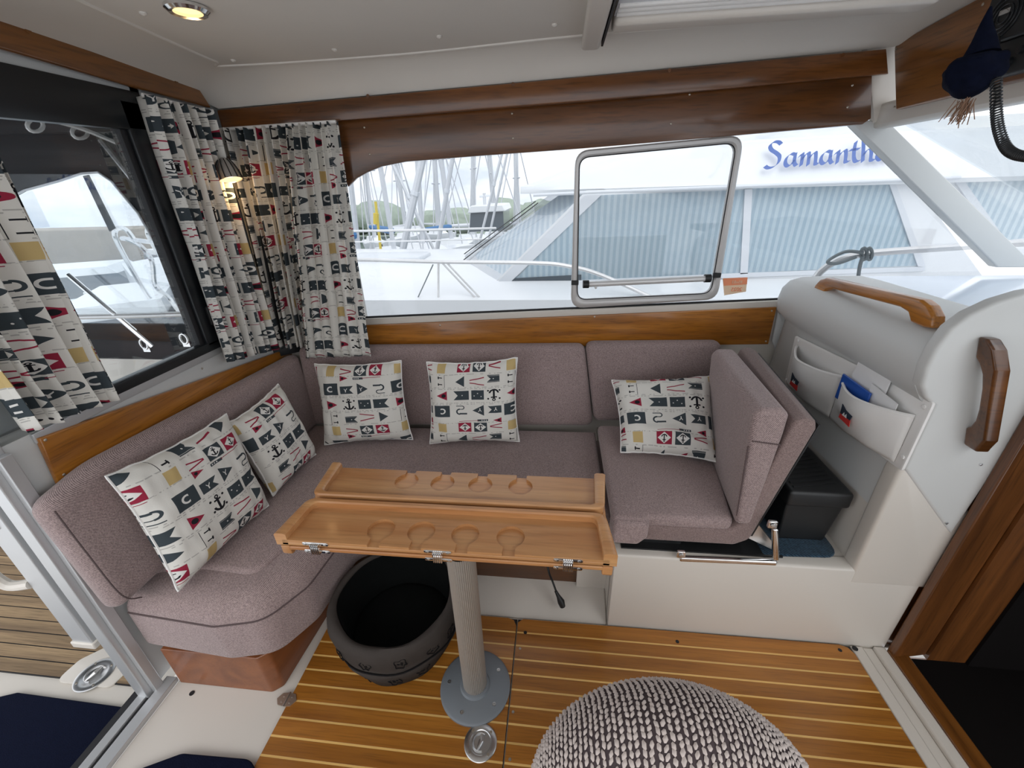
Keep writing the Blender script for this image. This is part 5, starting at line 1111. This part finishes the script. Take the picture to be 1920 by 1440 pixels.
# windscreen wraps to the far side
ptop, pbot = Sp(1100, 367), Sp(928, 532)
ws = MB(); NW = 12; vs = []
for k in range(NW+1):
    u_ = k/NW; bl = math.sin(math.pi*u_)
    vs.append(ptop+V((-.35*bl, 2.5*u_, .02*bl))); vs.append(pbot+V((-.62*bl, 2.5*u_, .10*bl)))
ws.add(vs, [(2*k, 2*k+1, 2*k+3, 2*k+2) for k in range(NW)])
mk('windscreen', ws, 'glass', mo, smooth=60)
mk('windscreen_blind', MB().add([v+V((.10, .05, -.02)) for v in vs], [(2*k, 2*k+1, 2*k+3, 2*k+2) for k in range(NW)]), 'boatcurt', mo, smooth=60)
mk('windscreen_base', MB().tube([vs[2*k+1]+V((-.01, 0, -.01)) for k in range(NW+1)], .02, 8), 'boatgrey', mo)
for k0 in (4, 6): mk('wiper', MB().tube([vs[2*k0+1]+V((-.03, 0, 0)), vs[2*k0+1].lerp(vs[2*k0], .85)+V((-.03, .05, .02))], .006, 6), 'black', mo)
# roof
rf = MB(); vs = []; xs = [ptop.x-.72, ptop.x-.55, ptop.x-.25, ptop.x+.3, ptop.x+1.2, ptop.x+2.6, ptop.x+6]
hz = [.03, .12, .23, .34, .43, .46, .48]; wd = [.35, .75, 1.05, 1.28, 1.36, 1.38, 1.38]
zl0 = Sp(1100, 362).z
for x, h_, w_ in zip(xs, hz, wd):
    for q, zz in ((-1.0, 0), (-1.02, .035), (-.97, .075), (-.88, .62), (-.74, .88), (-.4, 1), (.4, 1), (.88, .62), (1.02, .035), (1.0, 0)):
        vs.append(V((x, SY+1.28+q*w_, zl0+(zz if zz < .1 else zz*h_*1.0) if zz < .1 else zl0+max(.075, zz*h_))))
n_ = 10
rf.add(vs, [(i*n_+k, i*n_+(k+1) % n_, (i+1)*n_+(k+1) % n_, (i+1)*n_+k) for i in range(len(xs)-1) for k in range(n_)]+[tuple(range(n_)), tuple((len(xs)-1)*n_+k for k in range(n_))[::-1]])
mk('roof', rf, 'boatwhite', mo, smooth=50)
mk('roof_gutter', MB().tube([Sp(1000, 366, SY-.12), Sp(1100, 361, SY-.13), Sp(1500, 345, SY-.13), Sp(1800, 333, SY-.13)], .014, 8), 'boatgrey', mo)
# boat name in broad-nib letters
GL = {
 'S': ([[(.52, .88), (.42, .98), (.26, .98), (.16, .86), (.20, .70), (.36, .56), (.46, .42), (.42, .20), (.28, .06), (.10, .02), (-.02, .10)]], .60),
 'a': ([[(.36, .46), (.24, .50), (.10, .38), (.04, .18), (.10, .05), (.22, .08), (.36, .30)], [(.38, .50), (.33, .20), (.38, .05), (.48, .10)]], .52),
 'm': ([[(-.02, .36), (.08, .48), (.06, .24), (.02, .02)], [(.06, .24), (.18, .44), (.28, .48), (.28, .30), (.24, .02)], [(.28, .26), (.40, .44), (.50, .48), (.50, .26), (.48, .06), (.58, .06)]], .62),
 'n': ([[(-.02, .36), (.08, .48), (.06, .24), (.02, .02)], [(.06, .24), (.20, .44), (.31, .48), (.31, .26), (.29, .06), (.40, .06)]], .44),
 't': ([[(.20, .78), (.14, .50), (.12, .18), (.18, .04), (.32, .08)], [(.0, .48), (.30, .50)]], .34),
 'h': ([[(.10, 1.05), (.09, .60), (.05, .02)], [(.07, .24), (.20, .44), (.32, .48), (.32, .26), (.30, .06), (.42, .06)]], .46)}
n0, n1 = Sp(1430, 317, SY+.0), Sp(1668, 301, SY+.0)
wtot = sum(GL[c][1] for c in 'Samantha')
sx_ = (n1-n0).length/wtot; dirx = (n1-n0).normalized(); upn = V((0, .42, 1)).normalized(); sy_ = .215
cur = 0; nib = V((math.cos(math.radians(38)), math.sin(math.radians(38)))) * .080
face_y = lambda z: SY-.09+max(0, z-zl0-.075)*.56
for ch in 'Samantha':
    strokes, adv = GL[ch]; mb = MB()
    for st_ in strokes:
        pts = bez([V((a, b, 0)) for a, b in st_], 6); vs = []
        for p in pts:
            for sg in (-1, 1):
                a, b = p.x+nib.x*sg, p.y+nib.y*sg; base = n0+dirx*((cur+a)*sx_)
                z = base.z+b*sy_; vs.append(V((base.x, 0, z)))
        vs = [V((q.x, face_y(q.z)-.012, q.z)) for q in vs]
        vv = vs+[q+V((0, .01, 0)) for q in vs]; m = len(vs)
        mb.add(vv, [(2*k, 2*k+1, 2*k+3, 2*k+2) for k in range(len(pts)-1)])
    mk('name_letter', mb, 'namblue', mo, smooth=0); cur += adv
# rails of the motorboat
RY = 4.0
mk('pulpit_rail', MB().tube(bez([Sp(560, 486, RY), Sp(680, 487, RY), Sp(825, 491, RY), Sp(1000, 493, RY), Sp(1065, 499, RY), Sp(1130, 517, RY), Sp(1260, 575, RY)], 6), .019, 8), 'railwhite', mo)
mk('stanchion', MB().tube([Sp(822, 492, RY), Sp(822, 592, RY)], .012, 8), 'railwhite', mo)
mk('stay_line', MB().tube([Sp(812, 496, RY), Sp(768, 592, RY)], .006, 6), 'rope', mo)
for dx in (0, 9): mk('stanchion_brace', MB().tube([Sp(830+dx, 494, RY), Sp(916+dx, 585, RY)], .010, 8), 'railwhite', mo)
dv = Sp(832, 548, 4.6); mk('deck_vent', MB().lathe([(.15, 0), (.14, .05), (.10, .10), (0, .12)], V((dv.x, dv.y, dv.z-.05)), 20), 'boatgrey', mo)
dh = Sp(735, 513, 5.4); mk('deck_hatch', MB().soft(rp_([(-.5, -.25), (.5, -.25), (.5, .25), (-.5, .25)], .08), V((dh.x, dh.y, .70)), X3, Y3, Z3, 0, .06, .02, 3), 'boatgrey', mo)
# own side-deck rail with rope, right
owr = T(mk('deck_rail', MB().tube(bez([PY(1508, 575, 2.3), PY(1527, 525, 2.3), PY(1550, 500, 2.3), PY(1585, 483, 2.3), PY(1640, 474, 2.3), PY(1780, 464, 2.3), PY(1960, 453, 2.3)], 8), .017, 10), 'railwhite'), 'white tubular deck rail outside the forward side window', 'rail')
rk = thing('knotted_rope', PY(1620, 478, 2.27), 'grey rope knotted round the white deck rail', 'rope')
for px in (1620, 1630): mk('turn', MB().tube([PY(px+5*math.cos(a), 476+11*math.sin(a), 2.27+.02*math.sin(a)) for a in [2*math.pi*k/16 for k in range(16)]], .008, 6, True), 'rope', rk)
mk('tail', MB().tube(bez([PY(1618, 480, 2.26), PY(1612, 500, 2.26), PY(1608, 528, 2.26)], 6), .009, 6), 'rope', rk)
mk('bight', MB().tube(bez([PY(1618, 474, 2.26), PY(1585, 472, 2.26), PY(1552, 490, 2.26), PY(1570, 494, 2.26), PY(1605, 482, 2.26)], 6), .008, 6), 'rope', rk)
# ---- marina background
def sail_boat(px, py, Y, mast_px, lean, label, L=8.0, coverm='sailblue', hullm='boatwhite', yaw=0, mh=11):
    c = PY(px, py, Y); c.z = WZ(Y); t_ = thing('sailing_boat', c, label, 'boat', 'moored sailing boats')
    vs = []; R = Matrix.Rotation(yaw, 3, 'Z'); sec = [(-.5, .32), (-.25, .46), (.1, .5), (.35, .34), (.5, .02)]
    for x, hw in sec:
        for yy, zz in ((-hw, 1.0), (-hw*.8, .3), (-hw*.2, -.2), (hw*.2, -.2), (hw*.8, .3), (hw, 1.0)): vs.append(c+R@V((x*L, yy*L*.33, zz+(.2 if x > .3 else 0))))
    fs = [(i*6+k, (i+1)*6+k, (i+1)*6+k+1, i*6+k+1) for i in range(4) for k in range(5)]+[(i*6+5, (i+1)*6+5, (i+1)*6, i*6) for i in range(4)]+[(0, 1, 2, 3, 4, 5)]
    mk('hull', MB().add(vs, fs), hullm, t_, smooth=40)
    cb_ = [c+R@V((a*L, b*L, z)) for a, b, z in ((-.2, -.1, 1.0), (.25, -.08, 1.0), (.25, .08, 1.0), (-.2, .1, 1.0), (-.18, -.08, 1.45), (.16, -.06, 1.4), (.16, .06, 1.4), (-.18, .08, 1.45))]
    mk('coachroof', MB().add(cb_, [(0, 1, 5, 4), (1, 2, 6, 5), (2, 3, 7, 6), (3, 0, 4, 7), (4, 5, 6, 7)]), 'boatwhite', t_)
    m0 = c+V((0, 0, 1.3)); m1 = c+V((lean, 0, mh))
    mk('mast', MB().tube([m0, m1], Y*.0045+.03, 6), 'mast', t_)
    bm0 = m0+V((0, 0, .9)); bm1 = bm0+R@V((-.42*L, 0, .05)); mk('sail_cover', MB().tube([bm0, bm0.lerp(bm1, .5), bm1], [.16, .14, .09], 8), coverm, t_)
    for e in ((-.5, 0), (.5, 0), (0, .16), (0, -.16)): mk('stay', MB().tube([c+R@V((e[0]*L, e[1]*L, 1.1)), m1], Y*.0011+.004, 4), 'mast', t_)
    sp2_ = m0.lerp(m1, .55); mk('spreader', MB().tube([sp2_+R@V((0, -.8, 0)), sp2_+R@V((0, .8, 0))], Y*.0013+.006, 4), 'mast', t_)
spacing = 1
data = [(668, 455, 14, .6, 'blue hulled', 'sailblue', 'sailblue', .9), (735, 440, 19, -.2, 'white', 'sailblue', 'boatwhite', -.8), (790, 436, 24, .5, 'white', 'mast', 'boatwhite', .3),
        (845, 432, 30, -.4, 'white', 'sailblue', 'boatwhite', 1.1), (700, 430, 36, .2, 'white', 'mast', 'boatwhite', -1.0), (885, 428, 38, .8, 'white', 'mast', 'boatwhite', .5), (930, 425, 44, -.5, 'white', 'sailblue', 'boatwhite', .0), (760, 425, 50, 0, 'white', 'mast', 'boatwhite', 1.3), (820, 424, 58, .6, 'white', 'mast', 'boatwhite', -.4), (970, 424, 52, 0, 'white', 'mast', 'boatwhite', .6)]
where = ['nearest the corner curtain, with blue hull', 'with blue sail cover left of the leaning dock post', 'just right of the leaning dock post', 'left of the small black cabin boat', 'far off behind the blue hulled boat', 'behind the small black cabin boat', 'nearest the motorboat windscreen', 'far off behind the leaning dock post', 'furthest away below the tree line', 'half hidden behind the motorboat roof']
for (px, py, Y, ln_, _, cm, hm, yw), wh in zip(data, where): sail_boat(px, py, Y, px, ln_, 'sailing boat '+wh, 6.0, cm, hm, yw, 9+(Y*.05))
# close rigging: two thick pale spars leaning across the view
for (a, b, c_, d, Y, r, lab) in ((792, 300, 755, 470, 9, .075, 'thick pale leaning spar seen through the left of the side window'), (848, 300, 826, 430, 10, .05, 'thinner pale leaning spar right of the thick one'), (742, 320, 800, 440, 11, .04, 'pale leaning spar crossing behind the thick one'), (940, 292, 905, 430, 12, .035, 'slim pale mast left of the motorboat roof'), (950, 291, 920, 430, 13, .035, 'second slim pale mast left of the motorboat roof')):
    p0, p1 = PY(a, b, Y), PY(c_, d, Y); e = (p0-p1).normalized(); p1 = p1-e*((p1.z-WZ(Y))/e.z); t_ = thing('leaning_spar', V((p1.x, Y, p1.z)), lab, 'spar')
    mk('spar', MB().tube([p1-e*.1, p0+e*3], r, 8), 'mast', t_)
    mk('collar', MB().tube([p0.lerp(p1, .15), p0.lerp(p1, .17)], r*1.25, 8), 'boatgrey', t_)
# little boat with dark cabin
q = PY(912, 440, 16); q.z = WZ(16)
kb = thing('cabin_boat', q, 'small motorboat with black and white cabin beyond the windscreen', 'boat')
sw = 16/771*.97
mk('hull', MB().prism([q+V((-1.1, -.8, 0)), q+V((1.1, -.8, 0)), q+V((1.3, -.8, 1.0)), q+V((-1.3, -.8, 1.0))], (0, 3.5, 0)), 'boatwhite', kb, bevel=.05)
mk('cabin', MB().prism([PY(880, 435, 16), PY(945, 432, 16), PY(943, 388, 16), PY(883, 390, 16)], (0, 2, 0)), 'tin_glass', kb)
mk('roof', MB().prism([PY(876, 400, 15.9), PY(947, 396, 15.9), PY(942, 384, 15.9), PY(882, 386, 15.9)], (0, 2.3, 0)), 'boatwhite', kb, bevel=.03)
mk('mast', MB().tube([PY(909, 386, 17), PY(908, 362, 17)], .06, 6), 'mast', kb)
mk('radar', MB().tube([PY(899, 368, 17), PY(918, 366, 17)], .05, 6), 'boatwhite', kb)
# pontoon rails and yellow buoy
for i, (py, Y) in enumerate(((432, 7.5), (452, 7.0), (470, 6.6))):
    T(mk('guard_wire', MB().tube([PY(560, py+3, Y), PY(760, py, Y), PY(930, py-4, Y+1)], .012 if i else .022, 6), 'railwhite'), ['thick upper', 'middle', 'lowest'][i]+' white guard rail beyond the motorboat foredeck', 'rail')
T(mk('pontoon', MB().box((-16, 10.5, -1.9), (-3.5, 11.4, -1.45)), 'concrete', bevel=.03), 'grey floating pontoon between the moored boats', 'pontoon')
b0 = PWat(735, 478)+V((0, 0, .12)); T(mk('mooring_buoy', MB().lathe([(.0, -.22), (.2, -.15), (.27, 0), (.2, .16), (.0, .24)], b0, 16).lathe([(.04, .2), (.04, .3), (0, .32)], b0, 8), 'yellow'), 'yellow mooring buoy low beside the curtain edge', 'buoy')
b1 = PY(703, 400, 12); T(mk('marker_pole', MB().tube([V((PY(705, 455, 12).x, 12, WZ(12)-.2)), PY(704, 378, 12)], .04, 8).tube([PY(705, 420, 12), PY(705, 400, 12)], .08, 8), 'yellow'), 'slim yellow marker pole among the masts', 'pole')
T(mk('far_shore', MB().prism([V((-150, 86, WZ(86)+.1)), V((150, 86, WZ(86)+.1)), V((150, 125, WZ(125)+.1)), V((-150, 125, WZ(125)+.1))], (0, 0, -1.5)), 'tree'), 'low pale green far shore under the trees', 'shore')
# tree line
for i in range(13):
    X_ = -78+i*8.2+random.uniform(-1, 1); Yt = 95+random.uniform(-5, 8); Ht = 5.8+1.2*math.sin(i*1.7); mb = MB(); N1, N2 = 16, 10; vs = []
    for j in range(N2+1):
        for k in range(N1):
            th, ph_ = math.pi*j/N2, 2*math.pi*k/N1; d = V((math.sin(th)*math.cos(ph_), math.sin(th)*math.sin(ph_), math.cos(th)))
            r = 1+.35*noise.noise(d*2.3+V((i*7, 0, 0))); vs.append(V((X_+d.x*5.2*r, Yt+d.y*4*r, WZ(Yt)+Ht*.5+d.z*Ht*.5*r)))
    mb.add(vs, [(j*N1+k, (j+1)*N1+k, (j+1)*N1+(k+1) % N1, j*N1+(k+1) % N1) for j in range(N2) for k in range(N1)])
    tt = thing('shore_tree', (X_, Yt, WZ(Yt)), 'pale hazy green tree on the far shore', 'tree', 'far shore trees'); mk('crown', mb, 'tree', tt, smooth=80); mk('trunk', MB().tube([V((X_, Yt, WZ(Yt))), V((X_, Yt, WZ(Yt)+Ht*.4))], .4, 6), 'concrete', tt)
# ---- behind the aft window: quay, boats, chrome rails
T(mk('quay_wall', MB().box((-40, 20, -2.5), (-13.5, 22, .2)), 'concrete', bevel=.05), 'tan concrete quay wall beyond the cockpit canopy', 'quay')
def motor_boat(c, L, yaw, label, hullm='boatwhite'):
    t_ = thing('moored_boat', c, label, 'boat'); R = Matrix.Rotation(yaw, 3, 'Z'); vs = []
    for x, hw in ((-.5, .30), (.0, .34), (.3, .26), (.5, .02)):
        for yy, zz in ((-hw, .9), (-hw*.8, 0), (hw*.8, 0), (hw, .9)): vs.append(c+R@V((x*L, yy*L*.5, zz+(.25 if x > .2 else 0))))
    mk('hull', MB().add(vs, [(i*4+k, (i+1)*4+k, (i+1)*4+k+1, i*4+k+1) for i in range(3) for k in range(3)]+[(i*4+3, (i+1)*4+3, (i+1)*4, i*4) for i in range(3)]+[(0, 1, 2, 3)]), hullm, t_)
    P_ = [c+R@V((a*L, b*L, z)) for a, b, z in ((-.3, -.12, .9), (.2, -.10, .95), (.2, .10, .95), (-.3, .12, .9), (-.28, -.10, 1.9), (.05, -.09, 1.9), (.05, .09, 1.9), (-.28, .10, 1.9))]
    mk('cabin', MB().add(P_, [(0, 1, 5, 4), (1, 2, 6, 5), (2, 3, 7, 6), (3, 0, 4, 7), (4, 5, 6, 7)]), 'boatwhite', t_)
    G_ = [p+(p-(c+V((0, 0, 1.4)))).normalized()*.02 for p in P_]; lo_ = [G_[i].lerp(G_[i+4], .45) for i in range(4)]; hi_ = [G_[i].lerp(G_[i+4], .85) for i in range(4)]
    mk('cabin_windows', MB().add(lo_+hi_, [(0, 1, 5, 4), (1, 2, 6, 5), (2, 3, 7, 6), (3, 0, 4, 7)]), 'tin_glass', t_)
    mk('guard_rail', MB().tube([c+R@V((.48*L, 0, 1.75)), c+R@V((.3*L, -.13*L, 1.6)), c+R@V((0, -.17*L, 1.5))], .03, 6), 'railwhite', t_); return t_
motor_boat(V((-9.2, 7.6, WZ(7.6))), 6, .5, 'white motor cruiser outside, left in the aft window')
motor_boat(V((-11.5, 12.5, WZ(12.5))), 6.5, -.4, 'white motor cruiser outside, further off in the aft window')
nb_ = motor_boat(V((-5.2, 4.6, WZ(4.6))), 4.2, 2.2, 'small pale boat outside, nearest the aft window', 'boatgrey')
pr = nb_
for pts in ([(300, 590), (262, 530), (228, 470), (215, 440), (222, 428), (238, 432), (255, 455)], [(338, 590), (318, 560), (292, 535), (285, 490), (262, 460), (232, 446)], [(228, 447), (300, 456), (370, 465)], [(300, 480), (278, 440), (282, 425), (300, 424), (320, 445)]):
    mk('pushpit_rail', MB().tube(bez([PY(a, b, 3.9) for a, b in pts], 6), .022, 8), 'chrome', pr)
